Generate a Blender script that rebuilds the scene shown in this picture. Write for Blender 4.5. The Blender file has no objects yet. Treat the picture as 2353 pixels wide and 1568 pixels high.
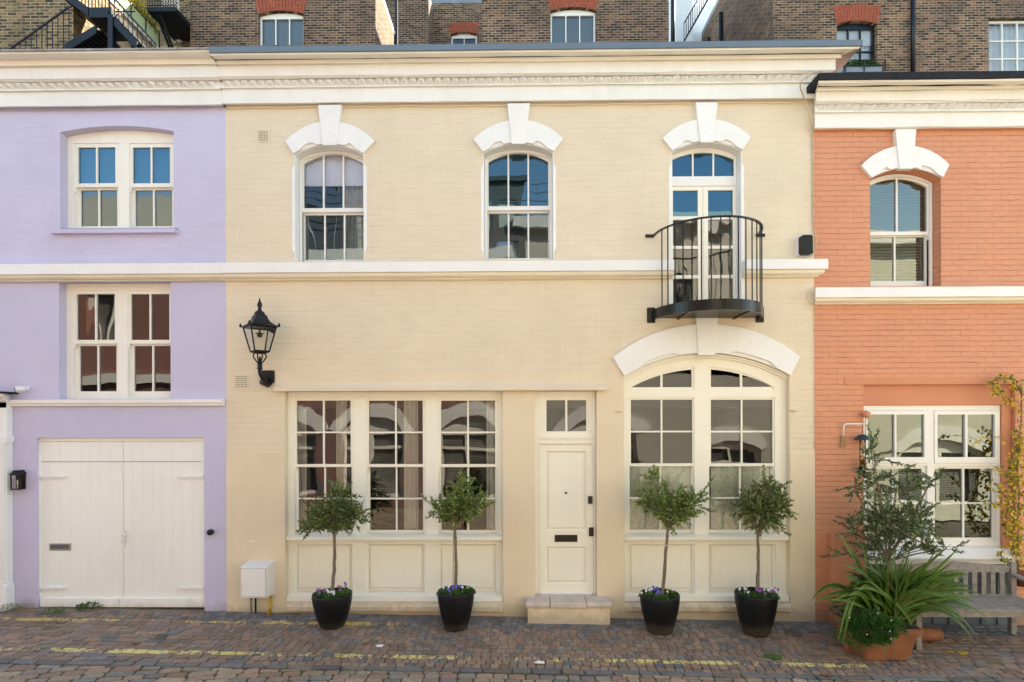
import bpy, math, random
from mathutils import Vector, Matrix
from mathutils.geometry import tessellate_polygon
random.seed(7)
R = math.radians
PI = math.pi
scene = bpy.context.scene
COL = scene.collection

# ------------------------------------------------------------------ camera
F = 1320.0; CX = 1176.5; CY = 950.0; DIST = 8.0; YAW = 0.0125; ROLL = -0.0028
CAM = Vector((DIST*math.tan(YAW), -DIST, 2.82))
ROT = Matrix.Rotation(YAW, 3, 'Z') @ Matrix.Rotation(PI/2, 3, 'X') @ Matrix.Rotation(ROLL, 3, 'Z')
cd = bpy.data.cameras.new('camera'); cam = bpy.data.objects.new('camera', cd); COL.objects.link(cam)
cam.matrix_world = Matrix.Translation(CAM) @ ROT.to_4x4()
cd.sensor_width = 36; cd.lens = 36*F/2353.0; cd.shift_y = (CY-784.0)/2353.0
cd.clip_start = 0.05; cd.clip_end = 600
scene.camera = cam

def P(px, py, Y=0.0):
    d = ROT @ Vector(((px-CX)/F, -(py-CY)/F, -1.0))
    t = (Y-CAM.y)/d.y
    return CAM + d*t
def X(px, Y=0.0, py=850): return P(px, py, Y).x
def Z(py, Y=0.0, px=1176): return P(px, py, Y).z
def rc(x0, y0, x1, y1, Y=0.0):       # rectangle on the plane Y -> x0,x1,z0,z1
    mx = (x0+x1)/2; my = (y0+y1)/2
    return (P(x0, my, Y).x, P(x1, my, Y).x, P(mx, y1, Y).z, P(mx, y0, Y).z)
_g0 = P(100, 1398); _g1 = P(1850, 1428)
GS = (_g1.z-_g0.z)/(_g1.x-_g0.x)
def gz(x, y=0.0):
    yy = max(min(y, 0), -1.6)
    return _g0.z + GS*(x-_g0.x) + 0.03*yy - 0.004*max(0, -y-1.6)

# ------------------------------------------------------------------ objects
def tag(o, label=None, cat=None, group=None, kind=None):
    if label: o['label'] = label
    if cat: o['category'] = cat
    if group: o['group'] = group
    if kind: o['kind'] = kind
    return o
def thing(name, label, cat, loc=(0,0,0), group=None):
    o = bpy.data.objects.new(name, None); COL.objects.link(o)
    o.location = loc; o.empty_display_size = 0.1
    return tag(o, label, cat, group)
def rootloc(o):
    while o.parent: o = o.parent
    return o.location.copy()

class MB:
    def __init__(s): s.v = []; s.f = []; s.m = []; s.c = None; s.cols = []
    def add(s, vs, fs, mi=0):
        n = len(s.v); s.v += [tuple(v) for v in vs]
        s.f += [tuple(i+n for i in f) for f in fs]; s.m += [mi]*len(fs)
        if s.c is not None: s.cols += [s.c]*len(vs)
        return s
    def box(s, x0, x1, y0, y1, z0, z1, mi=0):
        return s.add([(x0,y0,z0),(x1,y0,z0),(x1,y1,z0),(x0,y1,z0),(x0,y0,z1),(x1,y0,z1),(x1,y1,z1),(x0,y1,z1)],
              [(0,1,5,4),(1,2,6,5),(2,3,7,6),(3,0,4,7),(4,5,6,7),(3,2,1,0)], mi)
    def slab(s, outer, holes, y0, y1, mi=0):
        loops = [outer]+list(holes)
        flat = [p for l in loops for p in l]
        tris = tessellate_polygon([[Vector((p[0], p[1], 0)) for p in l] for l in loops])
        n = len(flat)
        vs = [(p[0], y0, p[1]) for p in flat]+[(p[0], y1, p[1]) for p in flat]
        fs = []
        for a, b, c in tris:
            pa, pb, pc = flat[a], flat[b], flat[c]
            ar = (pb[0]-pa[0])*(pc[1]-pa[1])-(pb[1]-pa[1])*(pc[0]-pa[0])
            if ar < 0: b, c = c, b
            fs.append((a, b, c)); fs.append((c+n, b+n, a+n))
        k = 0
        for li, l in enumerate(loops):
            ar = sum(l[i][0]*l[(i+1) % len(l)][1]-l[(i+1) % len(l)][0]*l[i][1] for i in range(len(l)))
            for i in range(len(l)):
                a = k+i; b = k+(i+1) % len(l)
                ccw = (ar > 0) if li == 0 else (ar < 0)
                fs.append((b, a, a+n, b+n) if ccw else (a, b, b+n, a+n))
            k += len(l)
        return s.add(vs, fs, mi)
    def tube(s, pts, r, n=8, mi=0, cap=True):
        pts = [Vector(p) for p in pts]; rs = r if isinstance(r, (list, tuple)) else [r]*len(pts)
        vs = []; fs = []
        d0 = (pts[1]-pts[0]).normalized(); up = Vector((0,0,1)) if abs(d0.z) < .9 else Vector((1,0,0))
        a = d0.cross(up).normalized()
        for i, p in enumerate(pts):
            d = (pts[min(i+1, len(pts)-1)]-pts[max(i-1, 0)]).normalized()
            a = (a-d*a.dot(d)).normalized(); b = d.cross(a)
            for k in range(n):
                t = 2*PI*k/n; vs.append(p+(a*math.cos(t)+b*math.sin(t))*rs[i])
        for i in range(len(pts)-1):
            for k in range(n):
                k2 = (k+1) % n; fs.append((i*n+k, i*n+k2, (i+1)*n+k2, (i+1)*n+k))
        if cap:
            fs.append(tuple(range(n-1, -1, -1))); fs.append(tuple((len(pts)-1)*n+k for k in range(n)))
        return s.add(vs, fs, mi)
    def lathe(s, prof, c, n=32, mi=0, sx=1, sy=1):
        vs = []; fs = []
        for r, z in prof:
            for k in range(n):
                t = 2*PI*k/n; vs.append((c[0]+r*sx*math.cos(t), c[1]+r*sy*math.sin(t), c[2]+z))
        for i in range(len(prof)-1):
            for k in range(n):
                k2 = (k+1) % n; fs.append((i*n+k, i*n+k2, (i+1)*n+k2, (i+1)*n+k))
        fs.append(tuple(range(n-1, -1, -1))); fs.append(tuple((len(prof)-1)*n+k for k in range(n)))
        return s.add(vs, fs, mi)
    def profile(s, prof, x0, x1, mL=0, mR=0, step=0.5, jit=0.0, mi=0, back=0.0):
        # prof: list of (out, z) from top to bottom; surface at y=-out; ends mitred by mL/mR * out
        n = len(prof); ns = max(1, int((x1-x0)/step))
        vs = []; fs = []
        rnd = random.Random(int(abs(x0)*100)+n)
        for i in range(ns+1):
            t = i/ns
            for o, z in prof:
                xx = (x0-o*mL)*(1-t)+(x1+o*mR)*t
                j = rnd.uniform(-jit, jit) if 0 < i < ns else 0
                j2 = rnd.uniform(-jit, jit) if 0 < i < ns else 0
                vs.append((xx, -o+j, z+j2))
        for i in range(ns):
            for k in range(n-1):
                a = i*n+k; fs.append((a, a+1, a+n+1, a+n))
        m = len(vs)
        for i, t in ((0, 0), (ns, 1)):     # ends, closed back to the plane y=back
            zt = prof[0][1]; zb = prof[-1][1]
            xx = x0 if t == 0 else x1
            vs += [(xx, back, z) for o, z in prof]
        for k in range(n-1):
            fs.append((k+1, k, m+k, m+k+1)); a = ns*n+k; fs.append((a, a+1, m+n+k+1, m+n+k))
        fs.append((0, ns*n, m+n, m)); fs.append((n-1, m+n-1, m+2*n-1, ns*n+n-1))
        return s.add(vs, fs, mi)
    def build(s, name, mat, parent=None, smooth=False, bevel=0):
        me = bpy.data.meshes.new(name)
        off = rootloc(parent) if parent else Vector((0,0,0))
        me.from_pydata([(v[0]-off.x, v[1]-off.y, v[2]-off.z) for v in s.v], [], s.f)
        mats = mat if isinstance(mat, list) else [mat]
        for m in mats: me.materials.append(m)
        if len(mats) > 1: me.polygons.foreach_set('material_index', s.m)
        if s.c is not None:
            ca = me.color_attributes.new('Col', 'FLOAT_COLOR', 'POINT')
            buf = []
            for c in s.cols: buf += [c[0], c[1], c[2], 1.0]
            ca.data.foreach_set('color', buf)
        if smooth: me.polygons.foreach_set('use_smooth', [True]*len(s.f))
        me.update()
        o = bpy.data.objects.new(name, me); COL.objects.link(o)
        if parent: o.parent = parent
        if bevel:
            b = o.modifiers.new('edge', 'BEVEL'); b.width = bevel; b.segments = 2; b.limit_method = 'ANGLE'; b.angle_limit = R(35)
        return o

def copy_tree(o, loc=None, parent=None):
    c = o.copy(); COL.objects.link(c)
    if parent: c.parent = parent
    if loc is not None: c.location = loc
    for ch in list(o.children): copy_tree(ch, None, c)
    return c

# ------------------------------------------------------------------ materials
def lin(c):
    return tuple(((v/255)/12.92 if v/255 <= .04045 else ((v/255+.055)/1.055)**2.4) for v in c)
def nodes(name):
    m = bpy.data.materials.new(name); m.use_nodes = True
    nt = m.node_tree; b = nt.nodes['Principled BSDF']
    return m, nt, b
def N(nt, typ, **kw):
    n = nt.nodes.new(typ)
    for k, v in kw.items():
        if k in n.inputs: n.inputs[k].default_value = v
        else: setattr(n, k, v)
    return n
def L(nt, a, b): nt.links.new(a, b)
def math_(nt, op, a, b=None, c=None, clamp=False):
    n = nt.nodes.new('ShaderNodeMath'); n.operation = op; n.use_clamp = clamp
    for i, v in enumerate((a, b, c)):
        if v is None: continue
        if isinstance(v, (int, float)): n.inputs[i].default_value = v
        else: L(nt, v, n.inputs[i])
    return n.outputs[0]
def mix(nt, f, a, b, mode='MIX'):
    n = nt.nodes.new('ShaderNodeMix'); n.data_type = 'RGBA'; n.blend_type = mode
    for s, v in (('Factor', f), ('A', a), ('B', b)):
        i = [q for q in n.inputs if q.name == s and q.enabled][0] if s != 'Factor' else n.inputs[0]
        if isinstance(v, (int, float)): i.default_value = v
        elif isinstance(v, tuple): i.default_value = (v[0], v[1], v[2], 1)
        else: L(nt, v, i)
    return [q for q in n.outputs if q.enabled][0]
def ramp(nt, fac, stops):
    n = nt.nodes.new('ShaderNodeValToRGB'); e = n.color_ramp.elements
    while len(e) < len(stops): e.new(0.5)
    for i, (p, c) in enumerate(stops):
        e[i].position = p; e[i].color = (c, c, c, 1) if isinstance(c, (int, float)) else (c[0], c[1], c[2], 1)
    L(nt, fac, n.inputs[0]); return n.outputs[0]
def noise(nt, vec, scale, detail=4, rough=.55, dist=0):
    n = N(nt, 'ShaderNodeTexNoise'); n.inputs['Scale'].default_value = scale; n.inputs['Detail'].default_value = detail
    n.inputs['Roughness'].default_value = rough; n.inputs['Distortion'].default_value = dist
    if vec is not None: L(nt, vec, n.inputs['Vector'])
    return n.outputs[0]
def pos(nt): return N(nt, 'ShaderNodeNewGeometry').outputs['Position']
def bump(nt, b, h, strength=.5, dist=.01):
    n = N(nt, 'ShaderNodeBump'); n.inputs['Strength'].default_value = strength; n.inputs['Distance'].default_value = dist
    L(nt, h, n.inputs['Height']); L(nt, n.outputs[0], b.inputs['Normal'])
def paint(name, col, rough=.45, var=.06, scale=3, bs=.25, bd=.003, bscale=60, metallic=0, dirt=0.0, dirtcol=(.2,.16,.1), grimy=0, spec=None):
    m, nt, b = nodes(name); p = pos(nt)
    c = col
    n1 = noise(nt, p, scale, 5)
    f = ramp(nt, n1, [(.3, 1-var), (.7, 1+var*.4)])
    out = mix(nt, 1.0, c, f, 'MULTIPLY')
    if dirt > 0:
        sx = N(nt, 'ShaderNodeVectorMath'); sx.operation = 'MULTIPLY'; sx.inputs[1].default_value = (9, 9, 1.2); L(nt, p, sx.inputs[0])
        d = ramp(nt, noise(nt, sx.outputs[0], 1.3, 6, .65), [(.5, 0), (.78, dirt)])
        out = mix(nt, d, out, dirtcol)
    if grimy: out = grime(nt, out, p, .06*grimy, .5*grimy)
    if spec is not None: b.inputs['Specular IOR Level'].default_value = spec
    L(nt, out, b.inputs['Base Color']); b.inputs['Roughness'].default_value = rough; b.inputs['Metallic'].default_value = metallic
    if bs > 0: bump(nt, b, noise(nt, p, bscale, 4), bs, bd)
    return m
def wallcoord(nt, wob=.012):
    p = pos(nt); s = N(nt, 'ShaderNodeSeparateXYZ'); L(nt, p, s.inputs[0])
    u = math_(nt, 'ADD', s.outputs[0], s.outputs[1])
    w = math_(nt, 'MULTIPLY', math_(nt, 'SUBTRACT', noise(nt, p, 2.2, 4), .5), wob)
    w2 = math_(nt, 'MULTIPLY', math_(nt, 'SUBTRACT', noise(nt, p, 14, 2), .5), wob*.6)
    z = math_(nt, 'ADD', math_(nt, 'ADD', s.outputs[2], w), w2)
    c = N(nt, 'ShaderNodeCombineXYZ'); L(nt, u, c.inputs[0]); L(nt, z, c.inputs[1])
    return p, s, c.outputs[0], z
def brick_tex(nt, vec, c1, c2, mo, ms=.01, smooth=.3, bias=0.0, w=.225, h=.075):
    t = N(nt, 'ShaderNodeTexBrick'); t.offset = .5; t.squash = 1
    t.inputs['Scale'].default_value = 1; t.inputs['Mortar Size'].default_value = ms; t.inputs['Mortar Smooth'].default_value = smooth
    t.inputs['Bias'].default_value = bias; t.inputs['Brick Width'].default_value = w; t.inputs['Row Height'].default_value = h
    for k, v in (('Color1', c1), ('Color2', c2), ('Mortar', mo)): t.inputs[k].default_value = (v[0], v[1], v[2], 1)
    L(nt, vec, t.inputs['Vector']); return t
def grime(nt, base, p, amt=.08, foot=.55):
    s = N(nt, 'ShaderNodeSeparateXYZ'); L(nt, p, s.inputs[0])
    st = N(nt, 'ShaderNodeVectorMath'); st.operation = 'MULTIPLY'; st.inputs[1].default_value = (5, 5, .45); L(nt, p, st.inputs[0])
    k = math_(nt, 'MULTIPLY', noise(nt, st.outputs[0], 1.5, 6, .7), noise(nt, p, .7, 3))
    base = mix(nt, ramp(nt, k, [(.24, 0), (.42, amt)]), base, (.34,.27,.18))
    z = math_(nt, 'ADD', s.outputs[2], math_(nt, 'MULTIPLY', noise(nt, p, 5, 6, .7), -.42))
    f = math_(nt, 'SUBTRACT', 1.0, math_(nt, 'DIVIDE', math_(nt, 'ADD', z, .18), .16), clamp=True)
    return mix(nt, math_(nt, 'MULTIPLY', f, foot), base, (.22,.17,.11))
def painted_brick(name, col, joint, bd=.008, vis=.35, rough=.55, course=.0745, vj=.5, wob=.014):
    m, nt, b = nodes(name); p, s, vec, z = wallcoord(nt, wob)
    t = brick_tex(nt, vec, (1,1,1), (.93,.93,.93), (1,1,1), .006, .6, 0, .225, course)
    # each course drifts in and out of sight: noise stretched along the wall
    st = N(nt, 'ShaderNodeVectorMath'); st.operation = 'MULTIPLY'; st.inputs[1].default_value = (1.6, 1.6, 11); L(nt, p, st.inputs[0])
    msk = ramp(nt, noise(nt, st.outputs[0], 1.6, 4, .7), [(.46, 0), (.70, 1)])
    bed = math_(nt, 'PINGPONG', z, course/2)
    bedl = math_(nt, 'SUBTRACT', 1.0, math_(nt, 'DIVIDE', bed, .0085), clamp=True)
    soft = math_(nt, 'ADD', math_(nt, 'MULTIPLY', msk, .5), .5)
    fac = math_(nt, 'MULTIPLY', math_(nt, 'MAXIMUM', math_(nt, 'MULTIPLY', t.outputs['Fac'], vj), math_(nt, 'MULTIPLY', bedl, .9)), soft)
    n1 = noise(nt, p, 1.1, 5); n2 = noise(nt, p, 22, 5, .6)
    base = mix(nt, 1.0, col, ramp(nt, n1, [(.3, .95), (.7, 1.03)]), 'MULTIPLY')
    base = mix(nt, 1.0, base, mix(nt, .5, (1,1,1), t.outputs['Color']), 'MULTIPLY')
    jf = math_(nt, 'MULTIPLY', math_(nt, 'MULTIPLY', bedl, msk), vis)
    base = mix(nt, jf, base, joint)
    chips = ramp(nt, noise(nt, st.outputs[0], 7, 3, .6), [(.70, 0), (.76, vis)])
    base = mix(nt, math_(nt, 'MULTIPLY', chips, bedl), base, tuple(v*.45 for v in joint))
    base = grime(nt, base, p)
    L(nt, base, b.inputs['Base Color']); b.inputs['Roughness'].default_value = rough
    h = math_(nt, 'ADD', math_(nt, 'MULTIPLY', fac, -1.0), math_(nt, 'MULTIPLY', n2, .55))
    bump(nt, b, h, .9, bd)
    return m
def raw_brick(name, c1, c2, mo, bd=.01, patch=None):
    m, nt, b = nodes(name); p, s, vec, z = wallcoord(nt, .012)
    t = brick_tex(nt, vec, (0,0,0), (1,1,1), (.5,.5,.5), .0105, .25, 0.0)
    sh = N(nt, 'ShaderNodeVectorMath'); sh.operation = 'MULTIPLY'; sh.inputs[1].default_value = (4.4, 4.4, 13.3); L(nt, p, sh.inputs[0])
    rnd = noise(nt, sh.outputs[0], 1.0, 2, .8)
    v = math_(nt, 'ADD', math_(nt, 'MULTIPLY', t.outputs['Color'], .55), math_(nt, 'MULTIPLY', math_(nt, 'SUBTRACT', rnd, .22), .85))
    cc = ramp(nt, v, [(.18, tuple(x*.35 for x in c1)), (.42, c1), (.68, c2), (.95, tuple(min(1, x*1.5) for x in c2))])
    big = ramp(nt, noise(nt, p, .6, 5, .6), [(.3, .7), (.7, 1.25)])
    cc = mix(nt, 1.0, cc, big, 'MULTIPLY')
    cc = mix(nt, 1.0, cc, ramp(nt, noise(nt, p, 30, 4), [(.3, .75), (.7, 1.2)]), 'MULTIPLY')
    mo2 = mix(nt, 1.0, mo, ramp(nt, noise(nt, p, 2.5, 5, .7), [(.3, .45), (.7, 1.1)]), 'MULTIPLY')
    L(nt, mix(nt, t.outputs['Fac'], cc, mo2), b.inputs['Base Color']); b.inputs['Roughness'].default_value = .85
    soot = ramp(nt, noise(nt, p, .35, 5, .6), [(.45, 0), (.7, .55)])
    fin = mix(nt, soot, b.inputs['Base Color'].links[0].from_socket, (.035,.028,.022)); L(nt, fin, b.inputs['Base Color'])
    bump(nt, b, math_(nt, 'ADD', math_(nt, 'MULTIPLY', t.outputs['Fac'], -1.0), math_(nt, 'MULTIPLY', noise(nt, p, 40, 4), .6)), .8, bd)
    return m
def glass(name, tint=(.9,.95,.94), wav=.35, refl=1.0, scale=1.3, ior=1.9, gc=None):
    m = bpy.data.materials.new(name); m.use_nodes = True; nt = m.node_tree; nt.nodes.clear()
    o = N(nt, 'ShaderNodeOutputMaterial'); g = N(nt, 'ShaderNodeBsdfGlossy'); g.inputs['Roughness'].default_value = .004
    t = N(nt, 'ShaderNodeBsdfTransparent'); t.inputs['Color'].default_value = (*tint, 1)
    fr = N(nt, 'ShaderNodeFresnel'); fr.inputs['IOR'].default_value = ior
    g.inputs['Color'].default_value = (*(gc or (refl, refl, refl)), 1)
    mx = N(nt, 'ShaderNodeMixShader'); L(nt, fr.outputs[0], mx.inputs[0]); L(nt, t.outputs[0], mx.inputs[1]); L(nt, g.outputs[0], mx.inputs[2])
    p = pos(nt); bm_ = N(nt, 'ShaderNodeBump'); bm_.inputs['Strength'].default_value = wav; bm_.inputs['Distance'].default_value = .02
    st = N(nt, 'ShaderNodeVectorMath'); st.operation = 'MULTIPLY'; st.inputs[1].default_value = (1.8, 1, .8); L(nt, p, st.inputs[0])
    L(nt, noise(nt, st.outputs[0], scale, 1, .4), bm_.inputs['Height']); L(nt, bm_.outputs[0], g.inputs['Normal'])
    L(nt, mx.outputs[0], o.inputs[0]); return m
def leafmat(name, c1, c2, rough=.45, trans=.25, attr=False):
    m, nt, b = nodes(name)
    g = N(nt, 'ShaderNodeNewGeometry')
    if attr:
        a = N(nt, 'ShaderNodeAttribute'); a.attribute_name = 'Col'; c = a.outputs['Color']
    else:
        c = mix(nt, g.outputs['Random Per Island'], c1, c2)
    L(nt, c, b.inputs['Base Color']); b.inputs['Roughness'].default_value = rough
    tr = N(nt, 'ShaderNodeBsdfTranslucent'); L(nt, c, tr.inputs['Color'])
    mx = N(nt, 'ShaderNodeMixShader'); mx.inputs[0].default_value = trans
    L(nt, b.outputs[0], mx.inputs[1]); L(nt, tr.outputs[0], mx.inputs[2])
    L(nt, mx.outputs[0], nt.nodes['Material Output'].inputs[0]); return m

CREAM = (.745,.63,.47); CREAMW = (.80,.715,.56); WHITE = (.83,.82,.80)
M = {}
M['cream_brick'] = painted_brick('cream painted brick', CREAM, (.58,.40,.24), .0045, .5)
M['cream_render'] = paint('cream render', (.755,.625,.455), .6, .06, 1.3, .35, .003, 45, grimy=1)
M['cream_timber'] = paint('cream gloss timber', (.87,.83,.71), .35, .03, 2, .08, .002, 30, grimy=.5)
M['white_stone'] = paint('white painted stone', WHITE, .5, .05, 2.5, .5, .006, 14, grimy=.8)
M['white_mould'] = paint('white painted cornice', (.82,.80,.76), .5, .06, 1.5, .5, .006, 12, dirt=.08, dirtcol=(.45,.33,.18), grimy=1.6)
M['crown'] = paint('ivory painted cornice crown', (.84,.80,.71), .5, .05, 2, .6, .008, 14, grimy=1.2)
M['white_tooth'] = paint('white painted dog tooth', (.82,.80,.75), .5, .04, 3, .2, .003, 20)
M['cream_mould'] = paint('cream painted roll moulding', (.81,.74,.60), .5, .06, 2, .5, .006, 12, grimy=1)
M['white_timber'] = paint('white gloss timber', (.82,.80,.76), .3, .03, 2, .08, .002, 30)
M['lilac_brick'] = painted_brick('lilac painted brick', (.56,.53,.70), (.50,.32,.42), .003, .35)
M['lilac_render'] = paint('lilac render', (.55,.52,.69), .6, .05, .8, .3, .003, 50, grimy=1)
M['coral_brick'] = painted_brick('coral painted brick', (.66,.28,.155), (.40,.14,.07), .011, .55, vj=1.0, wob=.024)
M['coral_render'] = paint('coral render', (.62,.245,.13), .6, .08, 1.5, .35, .003, 40, grimy=1)
M['garage'] = paint('pale garage boards', (.88,.865,.815), .4, .05, .9, .15, .002, 40, dirt=.05, grimy=.8)
M['pvc'] = paint('ivory window frame', (.85,.82,.73), .35, .05, 1.2, .05, .002, 30, dirt=.10, dirtcol=(.4,.3,.18))
M['black_metal'] = paint('black gloss metal', (.005,.005,.006), .22, .1, 8, .15, .002, 50, spec=.3)
M['black_matt'] = paint('black weathered metal', (.008,.008,.009), .45, .2, 10, .4, .003, 60, spec=.3)
M['lead'] = paint('grey lead flashing', (.20,.23,.27), .45, .15, 3, .3, .004, 10)
M['lead_old'] = paint('weathered lead edge', (.33,.33,.33), .7, .35, 5, .5, .005, 20, dirt=.7, dirtcol=(.08,.07,.06))
M['flash_blue'] = paint('slate grey metal coping', (.13,.17,.21), .35, .08, 1, .1, .002, 10)
M['cover'] = paint('worn iron cover', (.12,.105,.095), .6, .3, 12, .5, .004, 40)
M['felt'] = paint('black ribbed coping', (.02,.02,.025), .75, .3, 12, .8, .006, 40, spec=.2)
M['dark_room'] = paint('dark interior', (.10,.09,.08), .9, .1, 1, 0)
M['brick_dark'] = raw_brick('dark stock brick', (.050,.026,.018), (.175,.088,.052), (.44,.32,.22))
M['brick_yellow'] = raw_brick('yellow stock brick', (.10,.058,.03), (.30,.185,.085), (.46,.37,.23))
M['brick_red'] = raw_brick('warm stock brick', (.065,.034,.021), (.22,.110,.062), (.46,.34,.23))
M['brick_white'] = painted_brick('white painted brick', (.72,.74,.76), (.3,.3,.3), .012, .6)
M['red_arch'] = paint('red rubbed brick', (.36,.075,.035), .8, .45, 16, .8, .008, 40)
M['red_joint'] = paint('red arch mortar', (.30,.18,.12), .9, .2, 16, .3, .004, 40)
M['glass'] = glass('window glass wavy', (.85,.9,.9), .22, .95)
M['glass_old'] = glass('old window glass', (.85,.9,.9), .6, .95, 2.0, ior=2.1)
M['glass_sky'] = glass('sky blue reflection window glass', (.75,.85,.95), .2, 1.0, ior=2.3, gc=(.36,.76,1.0))  # mirror colour tinted blue to stand in for a deeper reflected sky
M['glass_mid'] = glass('soft sky blue reflection glass', (.75,.85,.95), .3, 1.0, ior=2.2, gc=(.50,.84,1.0))  # milder sky blue painted into the reflection of the middle window
M['glass_blind'] = glass('pale upper window glass', (.92,.94,.97), .3, 1.0, ior=1.6, gc=(.8,.92,1.0))
M['glass_pale'] = glass('clear upper window glass', (.75,.85,.9), .2, 1.0, ior=2.1, gc=(.80,.92,1.0))
M['glass_bright'] = glass('bright reflecting window glass', (.8,.9,.9), .12, 1.0, ior=2.5, gc=(.93,1,.9))
M['glass_flat'] = glass('window glass flat', (.85,.92,.92), .10, .9)
M['glass_lamp'] = glass('lamp glass', (.95,.96,.94), .1, .8, 6, ior=1.35)
M['blind_pale'] = paint('pale roller blind', (.85,.83,.90), .8, .03, 1, .1)
M['blind_grey'] = paint('grey roller blind', (.22,.27,.33), .8, .05, 1, .2, .003, 90)
M['curtain'] = paint('grey curtain', (.50,.45,.40), .85, .15, 6, .2, .004, 30)
M['sheer'] = paint('white curtain', (.80,.78,.74), .8, .05, 3, .1)
M['linen'] = paint('grey linen cafe curtain', (.86,.87,.78), .9, .25, 30, .3, .004, 120)
M['slat'] = paint('white wooden blind slats', (.45,.45,.46), .5, .05, 2, 0)
M['pot'] = paint('black glazed pot', (.007,.007,.008), .45, .4, 6, .3, .004, 25, dirt=.12, dirtcol=(.05,.04,.035), spec=.25)
def dusty(m):
    nt = m.node_tree; b = nt.nodes['Principled BSDF']; p = pos(nt); q = N(nt, 'ShaderNodeSeparateXYZ'); L(nt, p, q.inputs[0])
    z = math_(nt, 'SUBTRACT', q.outputs[2], math_(nt, 'MULTIPLY', noise(nt, p, 9, 6, .7), .26))
    f = math_(nt, 'SUBTRACT', 1.0, math_(nt, 'DIVIDE', math_(nt, 'ADD', z, .12), .12), clamp=True)
    L(nt, mix(nt, math_(nt, 'MULTIPLY', f, .55), b.inputs['Base Color'].links[0].from_socket, (.11,.085,.06)), b.inputs['Base Color'])
dusty(M['pot'])
M['soil'] = paint('potting soil', (.03,.02,.013), .95, .5, 30, 1, .02, 60)
M['terracotta'] = paint('weathered terracotta', (.27,.098,.040), .75, .35, 4, .5, .005, 30, dirt=.5, dirtcol=(.22,.13,.07))
M['terracotta_old'] = paint('mossy old terracotta', (.17,.075,.04), .8, .4, 6, .6, .006, 25, dirt=.9, dirtcol=(.10,.07,.045))
M['bark'] = paint('olive bark', (.20,.145,.10), .85, .4, 20, 1, .01, 50)
M['cane'] = paint('bamboo cane', (.50,.24,.07), .6, .2, 10, .2)
M['leaf_olive'] = leafmat('olive leaves', (.025,.060,.008), (.34,.43,.12), .42, .2)
M['leaf_olive_dark'] = leafmat('dark olive leaves', (.012,.034,.006), (.26,.33,.10), .42, .18)
M['leaf_olive_grey'] = leafmat('grey olive leaves', (.012,.032,.010), (.24,.32,.14), .45, .2)
M['leaf_green'] = leafmat('bedding leaves', (.03,.09,.015), (.10,.22,.04), .5, .3)
M['leaf_bush'] = leafmat('small bush leaves', (.012,.06,.008), (.06,.17,.025), .5, .2)
M['leaf_yellow'] = leafmat('yellow autumn leaves', (.55,.34,.015), (.75,.55,.05), .5, .35)
M['leaf_mix'] = leafmat('yellow green shrub leaves', (.06,.13,.015), (.35,.32,.03), .5, .35)
M['strap'] = leafmat('strap leaves', None, None, .55, .2, True)
M['petal_white'] = leafmat('white petals', (.75,.72,.74), (.85,.85,.85), .6, .3)
M['petal_purple'] = leafmat('purple petals', (.22,.05,.30), (.42,.16,.50), .6, .3)
M['petal_blue'] = leafmat('blue petals', (.06,.05,.45), (.20,.20,.70), .6, .3)
M['stone'] = paint('sandstone slab', (.60,.51,.44), .7, .2, 7, .4, .003, 60, dirt=.25, dirtcol=(.2,.14,.1))
M['wood_grey'] = paint('silvered oak', (.27,.24,.215), .8, .35, 14, .6, .004, 45)
M['wood'] = paint('wood block', (.40,.22,.11), .7, .25, 14, .4)
M['steel'] = paint('brushed steel', (.40,.38,.34), .35, .1, 8, .1, metallic=.8)
M['bronze'] = paint('dark bronze', (.035,.026,.022), .35, .2, 8, .1, metallic=.5)
M['white_plastic'] = paint('white plastic', (.78,.76,.75), .4, .03, 2, .05)
M['yellow_pipe'] = paint('yellow gas pipe', (.50,.30,.02), .5, .3, 9, .2, dirt=.5)
M['green_panel'] = leafmat('frosted green balustrade', (.40,.46,.26), (.42,.48,.28), .4, .1)
M['iron'] = paint('blue black iron stair', (.005,.008,.014), .38, .3, 6, .3, .004, 30, spec=.35)
M['dark_panel'] = paint('slate blue panel', (.10,.12,.14), .6, .1, 3, .1)
M['cable'] = paint('cream cable', (.55,.43,.30), .6, .3, 9, .2)
M['teal'] = paint('dark teal enamel', (.01,.035,.05), .3, .1, 6, .1)
M['seed'] = paint('bird seed', (.30,.18,.06), .9, .6, 80, .6)

# ------------------------------------------------------------------ shape helpers
def rect(x0, x1, z0, z1): return [(x0,z0),(x1,z0),(x1,z1),(x0,z1)]
def arcf(xl, xr, zs, zp):      # circular segment springing at zs, peak at zp
    w = (xr-xl)/2; h = zp-zs; rr = (w*w+h*h)/(2*h); xm = (xl+xr)/2; zc = zp-rr
    return lambda x: zc+math.sqrt(max(rr*rr-(x-xm)**2, 0))
def arched(x0, x1, z0, f, n=14):
    return [(x0, z0), (x1, z0)]+[(x1+(x0-x1)*i/n, f(x1+(x0-x1)*i/n)) for i in range(n+1)]
def pane(parent, x0, x1, y, z0, z1, mat='glass', f=None, name='pane'):
    mb = MB(); n = 10
    if f: ring = arched(x0, x1, z0, f, n)
    else: ring = rect(x0, x1, z0, z1)
    mb.add([(a, y, b) for a, b in ring], [tuple(range(len(ring)))])
    return mb.build(name, M[mat], parent)

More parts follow.
